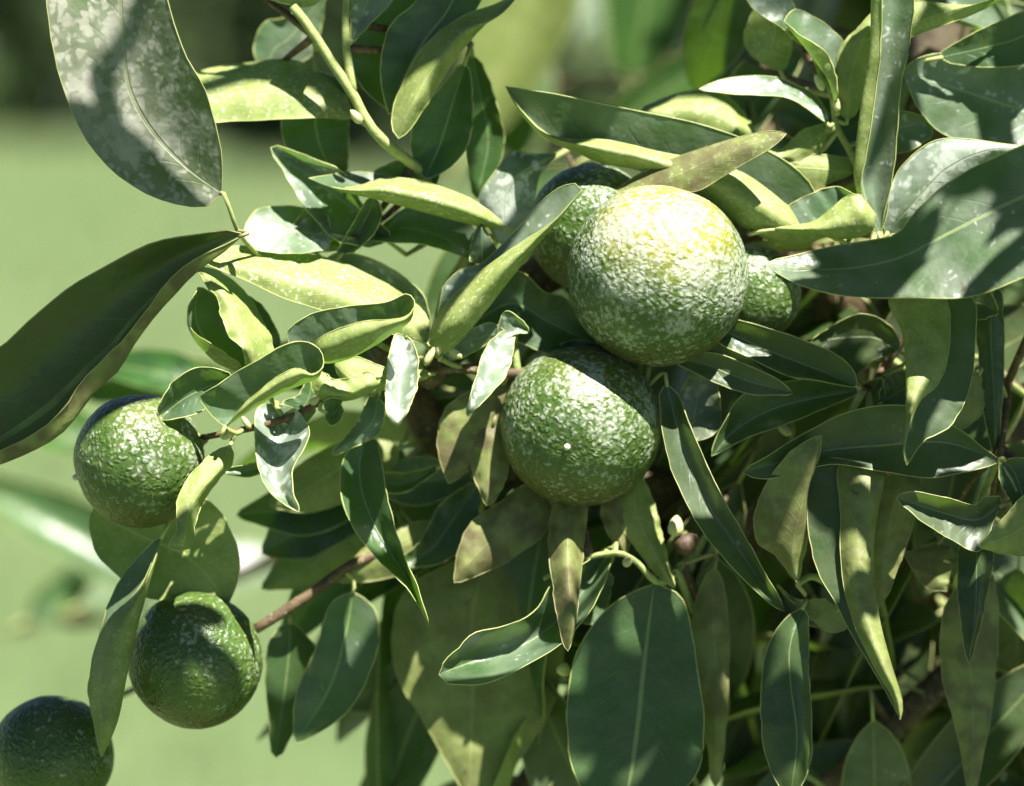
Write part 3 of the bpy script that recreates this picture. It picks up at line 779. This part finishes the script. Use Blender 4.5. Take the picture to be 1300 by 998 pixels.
lf('T', (0, 120), "1050,575 1030,602 1025,660 1036,720 1060,765 1090,820 1120,870 1143,912 | 1090,572 1121,596 1113,650 1108,700 1116,780 1131,840 1146,890 1144,914 | 1072,572 1063,600 1067,650 1068,720 1080,780 1106,840 1130,880 1142,914", (-14, -4, 2), seg=0, row=0.5, res=0.2, label="long hanging leaf with a bright folded-over half", belly=20, br=0.45)
lf('U', (-30, -20), "1140,600 1108,620 1106,690 1114,772 | 1150,600 1130,660 1115,773 | 1170,600 1162,655 1135,735 1117,773", (0, 6, 0), res=0.1, br=0.8)
lf('T', (20, 40), "1275,630 1250,630 1238,641 1200,631 1160,624 1137,629 | 1272,640 1240,660 1200,652 1138,632 | 1262,660 1244,699 1210,686 1170,661 1139,637", (8, -8, 6), seg=1, res=0.45, label="small leaf with a bright pointed end in the shade", br=0.45)
lf('U', (30, 46), "1340,600 1300,628 1276,655 1243,692 | 1345,640 1300,668 1270,685 1243,694 | 1350,690 1300,705 1270,702 1244,696", (4, 6, -4), res=0.15, br=0.3)
lf('T', (14, 30), "1268,588 1270,612 1287,642 1305,660 | 1275,585 1290,605 1306,660 | 1285,580 1320,590 1330,630 1308,662", (4, -6, 2), res=0.2, br=0.45)
lf('T', (-10, 10), "1230,680 1217,700 1216,760 1224,820 1229,842 | 1240,680 1240,720 1238,780 1230,842 | 1252,680 1262,705 1252,760 1243,802 1232,842", (-2, 8, -4), res=0.1, br=0.7, label="narrow brownish leaf hanging by the right edge")
lf('U', (-50, -40), "1240,720 1200,770 1195,850 1215,930 1230,1010 | 1250,720 1230,800 1235,900 1234,1012 | 1260,722 1268,790 1262,880 1250,950 1238,1012", (0, 8, 0), res=0.1, br=0.8)
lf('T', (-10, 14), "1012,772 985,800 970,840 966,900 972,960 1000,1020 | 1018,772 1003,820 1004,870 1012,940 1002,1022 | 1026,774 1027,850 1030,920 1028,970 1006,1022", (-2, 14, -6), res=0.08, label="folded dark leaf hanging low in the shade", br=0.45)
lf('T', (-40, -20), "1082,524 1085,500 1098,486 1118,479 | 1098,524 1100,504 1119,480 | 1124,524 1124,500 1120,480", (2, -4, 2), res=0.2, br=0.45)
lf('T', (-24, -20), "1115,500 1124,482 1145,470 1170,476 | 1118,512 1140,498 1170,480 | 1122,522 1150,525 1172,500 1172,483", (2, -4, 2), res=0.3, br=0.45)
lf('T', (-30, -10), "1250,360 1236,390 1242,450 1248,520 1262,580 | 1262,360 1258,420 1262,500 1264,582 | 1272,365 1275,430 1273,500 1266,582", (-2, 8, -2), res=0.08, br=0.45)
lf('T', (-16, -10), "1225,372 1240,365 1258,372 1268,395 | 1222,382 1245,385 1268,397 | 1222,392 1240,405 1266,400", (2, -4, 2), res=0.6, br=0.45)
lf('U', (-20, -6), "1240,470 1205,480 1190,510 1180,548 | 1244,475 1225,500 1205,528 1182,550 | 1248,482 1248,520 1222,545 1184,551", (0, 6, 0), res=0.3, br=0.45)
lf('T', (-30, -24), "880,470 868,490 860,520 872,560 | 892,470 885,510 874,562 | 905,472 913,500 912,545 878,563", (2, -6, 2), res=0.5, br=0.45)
lf('T', (-4, 80), "836,490 838,520 841,548 851,592 871,637 896,681 940,731 970,760 995,779 | 846,488 868,570 898,640 940,700 972,748 996,777 | 858,492 878,545 898,592 922,640 951,690 976,735 997,772", (8, -12, 10), res=0.3, label="long narrow leaf hanging beside the lower fruit", br=0.45)
lf('U', (-40, -30), "1050,760 1010,760 985,740 | 1055,775 1020,790 986,743 | 1090,790 1050,800 988,747", (0, 4, 0), res=0.1, br=0.6)
lf('U', (-70, -60), "1180,690 1150,700 1140,690 1175,745 1200,750 | 1190,690 1180,715 1201,751 | 1205,690 1215,720 1203,752", (0, 5, 0), res=0.1, br=0.8)

# ---------------------------------------------------------------- shared leaves: interior, canopy overhead, far sprays
def proto(seed, L=0.085, Wd=0.033, fold=0.35, curl=0.5):
    r = random.Random(seed)
    nr, nc = 16, 9
    vs, fs, mi, uvs = [], [], [], []
    t = np.linspace(0, 1, nr)
    u = np.linspace(-1, 1, nc)
    y0, z0, th = 0.0, 0.0, 0.0
    for i in range(nr):
        w = Wd * 0.5 * (math.sin(math.pi * min(1, t[i] ** 0.82)) ** 0.75 if 0 < t[i] < 1 else 0.02)
        th = curl * (t[i] ** 1.5)
        if i:
            y0 += L / (nr - 1) * math.cos(th)
            z0 -= L / (nr - 1) * math.sin(th)
        for j in range(nc):
            a = fold * abs(u[j]) ** 0.7
            wz = 0.0022 * u[j] ** 2 * noise.noise(Vector((t[i] * 5 + seed * 3.3, math.copysign(2, u[j]), seed)))
            vs.append((w * u[j] * math.cos(a), y0, z0 + w * abs(u[j]) * math.sin(a) + wz))
    for i in range(nr - 1):
        for j in range(nc - 1):
            a = i * nc + j
            fs.append((a, a + 1, a + nc + 1, a + nc))
            mi.append(0)
    loop = [Vector(vs[i * nc]) for i in range(nr)] + [Vector(vs[i * nc + nc - 1]) for i in range(nr - 2, -1, -1)]
    nv = len(vs)
    tv, tf = tube_geo(loop, 0.00024, 4, False)
    vs += [tuple(q) for q in tv]
    fs += [tuple(nv + k for k in f) for f in tf]
    mi += [1] * len(tf)
    tv, tf = tube_geo([(0, 0.001, 0), (0, -0.006, -0.001), (0, -0.013, -0.005)], 0.0008, 5)
    b = len(vs)
    vs += [tuple(q) for q in tv]
    fs += [tuple(b + k for k in f) for f in tf]
    mi += [1] * len(tf)
    me = bpy.data.meshes.new("shared_leaf")
    me.from_pydata(vs, [], fs)
    me.materials.append(M_LEAF)
    me.materials.append(M_RIM)
    me.polygons.foreach_set("use_smooth", [True] * len(fs))
    me.polygons.foreach_set("material_index", mi)
    uv = me.uv_layers.new(name="UVMap")
    data = np.zeros((len(me.loops), 2))
    lv = np.zeros(len(me.loops), int)
    me.loops.foreach_get("vertex_index", lv)
    ok = lv < nv
    data[ok, 0] = (lv[ok] % nc) / (nc - 1)
    data[ok, 1] = (lv[ok] // nc) / (nr - 1)
    uv.data.foreach_set("uv", data.ravel())
    return me


PROTO = [proto(s, 0.075 + 0.006 * s, 0.030 + 0.002 * (s % 3), 0.15 + 0.12 * (s % 4), 0.25 + 0.2 * (s % 3)) for s in range(8)]


def free_leaf(w, direction, normal, scale=1.0, res=0.2, br=0.1, parent=None, twig=True):
    y = Vector(direction).normalized()
    zv = Vector(normal)
    zv = (zv - y * zv.dot(y)).normalized()
    x = y.cross(zv)
    o = bpy.data.objects.new("leaf", rng.choice(PROTO))
    col.objects.link(o)
    if parent is None:
        d, parent, bp = nearest_branch(w)
    set_parent(o, parent, w)
    o.rotation_euler = Matrix((x, y, zv)).transposed().to_euler()
    o.scale = (scale,) * 3
    o["residue"] = float(res)
    o["brown"] = float(br)
    if twig:
        TWIGS_TO_ADD.append(w - y * 0.012 * scale - zv * 0.004 * scale)
    return o


def rv():
    return Vector((rng.uniform(-1, 1), rng.uniform(-1, 1), rng.uniform(-1, 1)))


DOWN = Vector((0, 0, -1))
# interior behind the traced leaves, its shade deepened in the colour by brown
def fill(n, x0, x1, y0, y1, z0, z1, brown=0.35):
    for _ in range(n):
        x, y, z = rng.uniform(x0, x1), rng.uniform(y0, y1), rng.uniform(z0, z1)
        d = DOWN * 0.8 + rv() * 0.9 - RIGHT * 0.25
        d -= BACK * max(0.0, d.dot(BACK))
        nrm = BACK * 0.6 + SUN * 0.6 + rv() * 0.9
        free_leaf(P(x, y, z), d, nrm, rng.uniform(0.75, 1.15), rng.uniform(0.05, 0.4), brown * rng.random())


fill(46, 880, 1380, 330, 1000, -300, -110, 0.8)
fill(30, 560, 900, 420, 1000, -340, -130, 0.7)
fill(40, 860, 1450, 350, 1050, -480, -300, 0.8)
fill(20, 880, 1380, -80, 330, -330, -150, 0.1)
fill(8, 640, 900, 150, 420, -330, -170, 0.1)
fill(6, 420, 620, 560, 760, -260, -180)
# blurred spray seen low at the left and other out-of-focus leaves
spray_a = branch(None, 0.005, 0.002, M_BROWN, "limb", [P(560, 560, -190), P(440, 660, -600), P(300, 730, -1100), P(160, 770, -1400), P(20, 800, -1550)], 24, 0.1)
spray_b = branch(None, 0.006, 0.002, M_BROWN, "limb", [P(1130, 430, -330), P(1000, 200, -700), P(850, 110, -1200), P(700, 110, -1500), P(590, 160, -1600)], 24, 0.1)
for (x, y, z, dx, dy, sc, rs, up, par) in [(30, 790, -1500, 0.9, 0.3, 1.2, 0.1, 1, spray_a), (100, 770, -1400, 0.8, 0.4, 1.15, 0.35, 1, spray_a), (250, 770, -1300, -0.8, 0.5, 1.15, 0.1, 1, spray_a), (250, 700, -1400, -0.5, 0.6, 1.0, 0.1, 1, spray_a),
        (300, 480, -520, -0.9, -0.15, 0.75, 0.0, 1, spray_a), (290, 500, -500, -0.8, 0.1, 0.6, 0.0, 1, spray_a), (150, 580, -700, -0.8, 0.2, 0.8, 0.0, 1, spray_a),
        (590, 190, -1300, 0.5, 0.9, 1.5, 0.0, -1, spray_b), (660, 210, -1400, -0.25, 0.9, 1.5, 0.15, 1, spray_b), 
        (745, 60, -1900, 0.2, 0.9, 0.5, 0.5, 1, spray_b), (800, 110, -1300, 0.15, 1.0, 1.3, 0.0, 1, spray_b), (840, 60, -1500, -0.4, 0.9, 1.2, 0.0, 1, spray_b), 
        (930, 60, -800, -0.8, -0.4, 0.7, 0.0, 1, spray_b)]:
    free_leaf(P(x, y, z), RIGHT * dx + UP * dy + rv() * 0.15, (SUN * 0.7 + BACK * 0.6) * up + rv() * 0.3, sc, rs, 0.0, par, False)


# overhead canopy that throws the dappled shade
# sunlit spots in the photo: an overhead leaf that would cover one is left off
LIT = [P(*q) for q in [(835, 260, 60), (790, 330, 90), (880, 320, 90), (760, 310, 60), (840, 320, 100), (700, 480, 80), (660, 540, 60), (760, 500, 100), (720, 540, 110), (180, 540, 70), (230, 560, 60), (140, 560, 50),
       (180, 590, 80), (300, 330, 20), (400, 350, 40), (480, 380, 30), (450, 240, 20), (560, 245, 20), (620, 270, 10), (700, 260, 30), (620, 370, 30), (570, 430, 20), (300, 400, 30), (450, 395, 20),
       (500, 390, 30), (380, 450, 40), (680, 150, 30), (760, 190, 20), (900, 240, 10), (1000, 280, 0), (950, 190, 20), (400, 250, 10), (510, 490, 45), (510, 520, 65), (350, 590, 60), (370, 560, 50), (365, 635, 90), (610, 490, 60), (640, 440, 20), (260, 610, 40),
       (600, 850, 30), (650, 845, 20), (330, 290, -20), (1100, 780, 75), (1120, 840, 95), (1090, 730, 60), (1135, 885, 110), (950, 110, -20), (1200, 210, -30), (1160, 240, -30), (1230, 178, -50), (1265, 186, -50), (1185, 152, -45), (640, 240, -40), (665, 215, -40), (730, 225, -20), (1190, 360, 95), (1290, 345, 110), (845, 545, 10), (868, 635, 30), (975, 760, 70), (900, 590, 20),
       (1190, 540, 75), (1155, 570, 80), (1165, 520, 75), (1225, 580, 10), (960, 490, 0), (1165, 640, 30), (1190, 665, 30), (1228, 682, 30), (930, 488, 5), (1200, 550, 85), (1130, 500, -20), (1010, 690, 20), (275, 850, 40), (150, 40, 65), (200, 50, 65), (110, 20, 65), (370, 95, 0), (515, 140, 0), (960, 400, -10), (220, 510, 40), (285, 375, 20), (260, 400, 10), (320, 430, 30), (410, 270, -40), (380, 240, -40), (430, 300, -30), (250, 380, 10), (880, 400, 80), (910, 340, 70), (850, 300, 100), (810, 430, 70), (940, 350, 20), (150, 620, 60), (210, 630, 60), (720, 590, 80), (780, 560, 80)]]


OVER = []


def shade_leaf(x, y, z, t, dx=0.0, dy=-1.0, sc=1.0):
    w = P(x, y, z) + SUN * (t * PM)
    d = (RIGHT * dx + UP * dy)
    d = d + rv() * 0.12
    d = (d - SUN * d.dot(SUN)).normalized()
    side = SUN.cross(d).normalized()
    nn = SUN + rv() * 0.25
    for q in LIT:
        e = w - q
        if -0.074 * sc < e.dot(d) < 0.048 * sc and abs(e.dot(side)) < 0.018 * sc + 0.002:
            return
    nn = (nn - d * nn.dot(d)).normalized()
    OVER.append((w - d * (0.045 * sc), d.cross(nn), d, nn, sc))


def S(x, y, z, t):
    return P(x, y, z) + SUN * (t * PM)


def shade_area(x0, x1, y0, y1, z, step, t0, t1, passes=((0.75, 1.0), (0.45, 0.8), (0.3, 0.6))):
    for sc, frac in passes:
        st = step * sc
        for yy in np.arange(y0, y1, st * 1.2):
            for xx in np.arange(x0, x1, st):
                if rng.random() < frac:
                    shade_leaf(xx + rng.uniform(-0.5, 0.5) * st, yy + rng.uniform(-0.5, 0.5) * st, z, rng.uniform(t0, t1), rng.uniform(-1, 1), rng.uniform(-1, 0.4), sc * rng.uniform(0.9, 1.1))


branch(None, 0.010, 0.003, M_BROWN, "limb", [P(1250, -500, -100), S(1300, 300, 0, 1300), S(1250, 500, 0, 1250), S(1120, 650, 0, 1200), S(1050, 900, 0, 1200)], 30, 0.1)
branch(None, 0.009, 0.003, M_BROWN, "limb", [P(1250, -500, -100), S(1150, -140, 0, 2300), S(500, -130, 0, 2300), S(140, 60, 60, 1900), S(200, 240, 80, 1450),
       S(150, 380, 64, 1160), S(60, 440, 66, 1130), S(-80, 540, 68, 1120)], 40, 0.1)
branch(None, 0.007, 0.003, M_BROWN, "limb", [S(1050, 900, 0, 1200), S(760, 980, 0, 1500), S(430, 960, 0, 1600), S(200, 900, 0, 1600), S(60, 930, 0, 1500)], 30, 0.1)
shade_area(880, 1360, 420, 980, 0, 95, 1050, 1400)
shade_area(1000, 1380, 200, 385, 95, 90, 1000, 1200)
shade_area(720, 900, 800, 960, -35, 90, 1500, 1700)
shade_area(20, 330, 790, 960, 10, 90, 1500, 1700)
shade_area(340, 480, 760, 900, -80, 90, 1500, 1700)
shade_area(1160, 1360, 60, 140, 0, 90, 1300, 1500)
shade_area(470, 620, 0, 200, -50, 90, 1300, 1500)
for u in np.linspace(0, 1, 13):
    for v in (-42, -22, 0, 22, 42):
        shade_leaf(278 - 345 * u + 0.5 * v * (0.4 + u), 308 + 205 * u + v * (0.5 + 0.9 * u), 66 + 10 * u, rng.uniform(1050, 1200), -0.8, -0.55, rng.uniform(0.45, 0.6))
for q in [(190, 200, -0.7, 0.7), (235, 130, -0.2, 0.9), (120, 170, -0.5, 0.8), (160, 235, -0.9, 0.3), (95, 110, -0.3, 0.9), (210, 180, -0.5, 0.8), (140, 210, -0.8, 0.5)]:
    shade_leaf(q[0], q[1], 60, rng.uniform(1350, 1450), q[2], q[3], 0.7)


def join_over():
    vs, fs, mi, uvs = [], [], [], []
    for (w, x, y, zv, sc) in OVER:
        me = rng.choice(PROTO)
        b = len(vs)
        vs += [w + (x * v.co.x + y * v.co.y + zv * v.co.z) * sc for v in me.vertices]
        ul = me.uv_layers[0].data
        for p in me.polygons:
            fs.append(tuple(b + q for q in p.vertices))
            mi.append(p.material_index)
            uvs += [tuple(ul[l].uv) for l in p.loop_indices]
    o = add("overhead_foliage", [v - TREE_BASE for v in vs], fs, [M_LEAF, M_RIM], tree, None, True, mi)
    uv = o.data.uv_layers.new(name="UVMap")
    uv.data.foreach_set("uv", [c for q in uvs for c in q])
    o["kind"] = "stuff"
    o["residue"] = 0.25
    o["brown"] = 0.0
    print("overhead leaves", len(OVER))


join_over()


def crown_mass(n):
    """the rest of the tree's crown, to the right of and behind the traced part: simple folded leaves"""
    vs, fs, uvs = [], [], []
    rows = ((0.0, 0.02), (0.25, 0.85), (0.55, 1.0), (0.82, 0.55), (1.0, 0.02))
    made = 0
    while made < n:
        if rng.random() < 0.62:
            w = P(rng.uniform(820, 3600), rng.uniform(-1800, 2300), rng.uniform(-3400, -520))
        else:
            w = P(rng.uniform(1050, 3600), rng.uniform(-2600, -420), rng.uniform(-900, 700))
        c = (w - P(2300, 200, -1500)) / PM
        if (c.x / 1900) ** 2 + (c.dot(BACK) / 2300) ** 2 + (c.dot(UP) / 2900) ** 2 > 1.0 + 0.3 * noise.noise(w * 4):
            continue
        d = (DOWN * 0.7 + rv()).normalized()
        nn = SUN * 0.5 + rv()
        nn = (nn - d * nn.dot(d)).normalized()
        x = d.cross(nn)
        sc = rng.uniform(0.9, 1.4)
        bad = False
        for q in LIT:
            e = w + d * 0.04 * sc - q
            e = e - SUN * e.dot(SUN)
            if e.length < 0.055 * sc:
                bad = True
                break
        if bad:
            made += 0.2
            continue
        made += 1
        b = len(vs)
        for (t, k) in rows:
            for u in (-1, 0, 1):
                vs.append(w + d * (0.085 * sc * t) + x * (u * 0.017 * sc * k) + nn * (abs(u) * 0.006 * sc * k - 0.015 * sc * t * t) - TREE_BASE)
        for i in range(4):
            for j in range(2):
                a = b + i * 3 + j
                fs.append((a, a + 1, a + 4, a + 3))
                uvs += [((j + p) / 2, (i + r) / 4) for p, r in ((0, 0), (1, 0), (1, 1), (0, 1))]
    o = add("crown_foliage", vs, fs, [M_LEAF], tree)
    uv = o.data.uv_layers.new(name="UVMap")
    uv.data.foreach_set("uv", [c for q in uvs for c in q])
    o["kind"] = "stuff"
    o["residue"] = 0.1
    o["brown"] = 0.5


crown_mass(7000)

# twigs that carry the remaining leaves back to the limbs
twig_src = [q for k, q in enumerate(BR) if k != 10 and len(q[1]) > 3]
for k, w in enumerate(TWIGS_TO_ADD):
    best = (1e9, None, None)
    for o, pts in twig_src:
        for q in pts[2:]:
            d = (q - w).length
            if d < best[0]:
                best = (d, o, q)
    d, o, q = best
    if d < 0.006:
        continue
    m1 = w.lerp(q, 0.45) - BACK * (0.12 * d) + rv() * (0.05 * d)
    pts = [Vector(p) for p in cr([tuple(w), tuple(m1), tuple(q)], 7)]
    vs, fs = tube_geo(pts, list(np.linspace(0.0008, 0.0017, 7)), 5)
    c = pts[0]
    tw = add("twig", [v - c for v in vs], fs, [M_BROWN if d > 0.03 else M_TWIG])
    set_parent(tw, o, c)


# ---------------------------------------------------------------- fruit
def fruit(x, y, r_px, z, label, stem_dir, style_dir=None, ripe=0.0, residue=0.5, squash=0.95, sub=6, stem_to=None, axis=None):
    c = P(x, y, z)
    r = r_px * PM * (D - z * PM) / D
    root = bpy.data.objects.new("citrus_fruit", None)
    col.objects.link(root)
    root.location = c
    root["label"] = label
    root["category"] = "fruit"
    root["group"] = "green fruit on the citrus tree"
    sd = (RIGHT * stem_dir[0] + UP * stem_dir[1] + BACK * stem_dir[2]).normalized()
    bm = bmesh.new()
    bmesh.ops.create_icosphere(bm, subdivisions=sub, radius=1.0)
    ofs = Vector((x * 0.13, y * 0.07, 0))
    for v in bm.verts:
        n = v.co.normalized()
        a = n.dot(sd)
        k = 1.0 + 0.018 * noise.noise(n * 1.7 + ofs) + 0.006 * noise.noise(n * 9 + ofs)
        k += 0.0028 * noise.noise(n * 30 + ofs)
        k -= 0.05 * math.exp(-((1 - a) / 0.03)) + 0.02 * math.exp(-((1 + a) / 0.02))
        p = n * (r * k)
        p -= sd * (p.dot(sd) * (1 - squash))
        v.co = p
    me = bpy.data.meshes.new("peel")
    bm.to_mesh(me)
    bm.free()
    me.polygons.foreach_set("use_smooth", [True] * len(me.polygons))
    me.materials.append(M_FRUIT)
    body = bpy.data.objects.new("peel", me)
    col.objects.link(body)
    body.parent = root
    # object +Z of the peel points to the sun side: bake by rotating mesh data
    ax = (RIGHT * axis[0] + UP * axis[1] + BACK * axis[2]).normalized() if axis else SUN
    q = ax.to_track_quat('Z', 'Y')
    me.transform(q.inverted().to_matrix().to_4x4())
    body.rotation_euler = q.to_euler()
    body["ripe"] = float(ripe)
    body["residue"] = float(residue)
    # calyx: five small lobes and the stalk
    top = sd * (r * squash * 0.955)
    a1 = sd.orthogonal().normalized()
    b1 = sd.cross(a1)
    vs, fs = [top + sd * (0.03 * r)], []
    for i in range(20):
        an = 2 * math.pi * i / 20
        rr = r * (0.135 + 0.045 * math.cos(5 * an))
        vs.append(top + (a1 * math.cos(an) + b1 * math.sin(an)) * rr + sd * (0.012 * r))
        vs.append(top + (a1 * math.cos(an) + b1 * math.sin(an)) * rr * 0.9 - sd * (0.03 * r))
    for i in range(20):
        a, b = 1 + 2 * i, 1 + 2 * ((i + 1) % 20)
        fs.append((0, a, b))
        fs.append((a, a + 1, b + 1, b))
    add("calyx", vs, fs, [M_TWIG], root)
    if stem_to is not None:
        e = P(*stem_to) - c
        mid = (top * 0.5 + e * 0.5) + sd * ((e - top).length * 0.22)
        pts = [Vector(p) for p in cr([tuple(top), tuple(mid), tuple(e)], 9)]
    else:
        pts = [top + sd * (t * r) for t in (0, 0.15, 0.3, 0.5)]
    vs, fs = tube_geo(pts, list(np.linspace(0.0019, 0.0015, len(pts))), 8)
    add("stalk", vs, fs, [M_TWIG], root)
    if style_dir:
        st = (RIGHT * style_dir[0] + UP * style_dir[1] + BACK * style_dir[2]).normalized()
        best = max((v.co for v in me.vertices), key=lambda co: (q @ co).normalized().dot(st))
        p0 = q @ best
        pts = [p0 - st * 0.0008, p0 + st * 0.0004, p0 + st * 0.0014, p0 + st * 0.0019]
        vs, fs = tube_geo(pts, [0.0011, 0.0012, 0.0010, 0.0004], 10)
        add("style_scar", vs, fs, [M_STYLE], root)
    return root


fruit(835, 350, 115, 0, "large green fruit with a yellowing top, above its touching neighbour", (-0.15, -0.05, -1), None, 0.85, 0.80, 0.98, 6, (835, 400, -190), axis=(0.06, 0.72, 0.66))
fruit(737, 541, 102, -36, "round green fruit touching the yellow-topped one, pale scar facing out", (0.2, 0.3, -1), (-0.19, -0.24, 0.95), 0.15, 0.66, 0.97, 6, (790, 480, -150))
fruit(178, 585, 85, -6, "small green fruit at the brown twig's end with a pinkish scar", (0.93, 0.30, -0.1), (-0.97, -0.25, 0.05), 0.1, 0.48, 0.98, 6, (258, 556, 0))
fruit(248, 838, 87, -40, "dark green fruit in dappled shade below the broad green leaf", (0.75, 0.5, -0.5), None, 0.0, 0.30, 0.97, 6, (322, 800, -78))
fruit(66, 960, 78, -60, "dark shaded fruit low down beside the long folded leaf", (-0.2, 0.4, -1), None, 0.0, 0.22, 0.97, 5, (78, 940, -180))
fruit(752, 290, 82, -76, "blurred pale green fruit partly hidden behind the yellow-topped one", (0.3, 0.0, -1), None, 0.0, 0.55, 0.97, 5, (790, 300, -240))
fruit(955, 372, 62, -60, "small green fruit peeping out behind the yellow-topped one, under the big leaf", (0.2, 0.1, -1), None, 0.0, 0.6, 0.97, 5, (960, 330, -200))


# buds and old flower bases on the twigs
def bud(x, y, z, rx, ry, mat, tilt=0.0, name="bud"):
    w = P(x, y, z)
    d, o, q = nearest_branch(w)
    vs, fs = [], []
    ax = (UP * math.cos(tilt) + RIGHT * math.sin(tilt)).normalized()
    pts = [w + ax * (ry * PM * t) for t in np.linspace(-1, 1, 9)]
    rad = [max(0.12, math.sqrt(max(0, 1 - t * t)) * (1 - 0.25 * t)) * rx * PM for t in np.linspace(-1, 1, 9)]
    vs, fs = tube_geo(pts, rad, 10)
    ob = add(name, [v - w for v in vs], fs, [mat])
    set_parent(ob, o, w)


for b in [(858, 668, -30, 10, 14, M_BUD, 0.1), (872, 690, -34, 14, 17, M_DEAD, 0.9), (797, 713, -14, 6, 8, M_BUD, 0.8), (546, 452, 10, 5, 14, M_BUD, 0.5),
          (575, 446, 4, 5, 15, M_BUD, -0.9), (558, 440, 12, 4, 12, M_BUD, 0.1), (290, 552, 18, 5, 11, M_BUD, 1.2), (312, 536, 14, 4, 10, M_BUD, -0.6),
          (400, 508, 12, 5, 8, M_BUD, 0.8), (340, 562, 12, 4, 9, M_BUD, 0.7), (1062, 132, -26, 5, 11, M_BUD, -0.2), (1040, 105, -30, 5, 12, M_BUD, -0.5),
          (716, 850, -60, 9, 9, M_BUD, 0.3), (995, 545, -40, 6, 12, M_BUD, -0.9), (452, 148, 2, 6, 11, M_BUD, -0.7)]:
    bud(*b)


# ---------------------------------------------------------------- hedge shrubs behind the lawn
def shrub_mesh(seed, w, d, h, n):
    r = random.Random(seed)
    vs, fs = [], []
    for _ in range(n):
        a, b = r.uniform(0, 6.283), r.uniform(0.0, 1.0)
        e = math.acos(1 - b)
        k = r.uniform(0.55, 1.0) ** 0.5
        c = Vector((w * math.cos(a) * math.sin(e) * k, d * math.sin(a) * math.sin(e) * k, h * (0.02 + 0.98 * math.cos(e) * k)))
        c *= 1 + 0.25 * noise.noise(c * 2.3 + Vector((seed, 0, 0)))
        x = Vector((r.uniform(-1, 1), r.uniform(-1, 1), r.uniform(-0.6, 0.6))).normalized()
        y = x.cross(Vector((r.uniform(-1, 1), r.uniform(-1, 1), r.uniform(-1, 1)))).normalized()
        s = r.uniform(0.05, 0.09)
        k0 = len(vs)
        vs += [c - x * s, c + y * s * 0.45, c + x * s, c - y * s * 0.45]
        fs.append((k0, k0 + 1, k0 + 2, k0 + 3))
    return vs, fs


kh = NT("hedge_leaf")
oc = kh.n("ShaderNodeTexCoord").outputs['Object']
hc = kh.mix(kh.ramp(kh.noise(oc, 1.5, 4), 0.3, 0.7), (0.030, 0.060, 0.020), (0.070, 0.115, 0.035))
M_HEDGE = kh.finish(kh.bsdf(hc, 0.5, None, 0.4))
HEDGE_LABELS = ["dark shrub far behind the big mottled leaf", "dark shrub far behind the pale green twig", "dark green shrub far behind the long boat-shaped leaf",
                "dark shrub far behind the chalk-white leaf", "dark shrub far behind the upright narrow leaf", "dark shrub far off beyond the big glossy leaf"]
for i, (x, y, w, h) in enumerate([(-2.3, 7.6, 0.9, 1.5), (-1.05, 7.9, 0.8, 1.3), (0.1, 7.3, 0.9, 1.5), (1.25, 7.0, 0.9, 1.7), (2.4, 7.2, 0.9, 1.6), (3.5, 7.4, 0.9, 1.6)]):
    root = bpy.data.objects.new("garden_shrub", None)
    col.objects.link(root)
    root.location = (x, y, 0)
    root["label"] = HEDGE_LABELS[i]
    root["category"] = "shrub"
    root["group"] = "shrubs beyond the lawn"
    vs, fs = shrub_mesh(20 + i, w, 0.6, h, 2600)
    add("foliage", vs, fs, [M_HEDGE], root, None, False)
    vs, fs = tube_geo([(0, 0, -0.05), (0.03, 0, h * 0.3), (-0.02, 0.03, h * 0.6)], [0.05, 0.04, 0.02], 8)
    add("stem", vs, fs, [M_BARK], root)
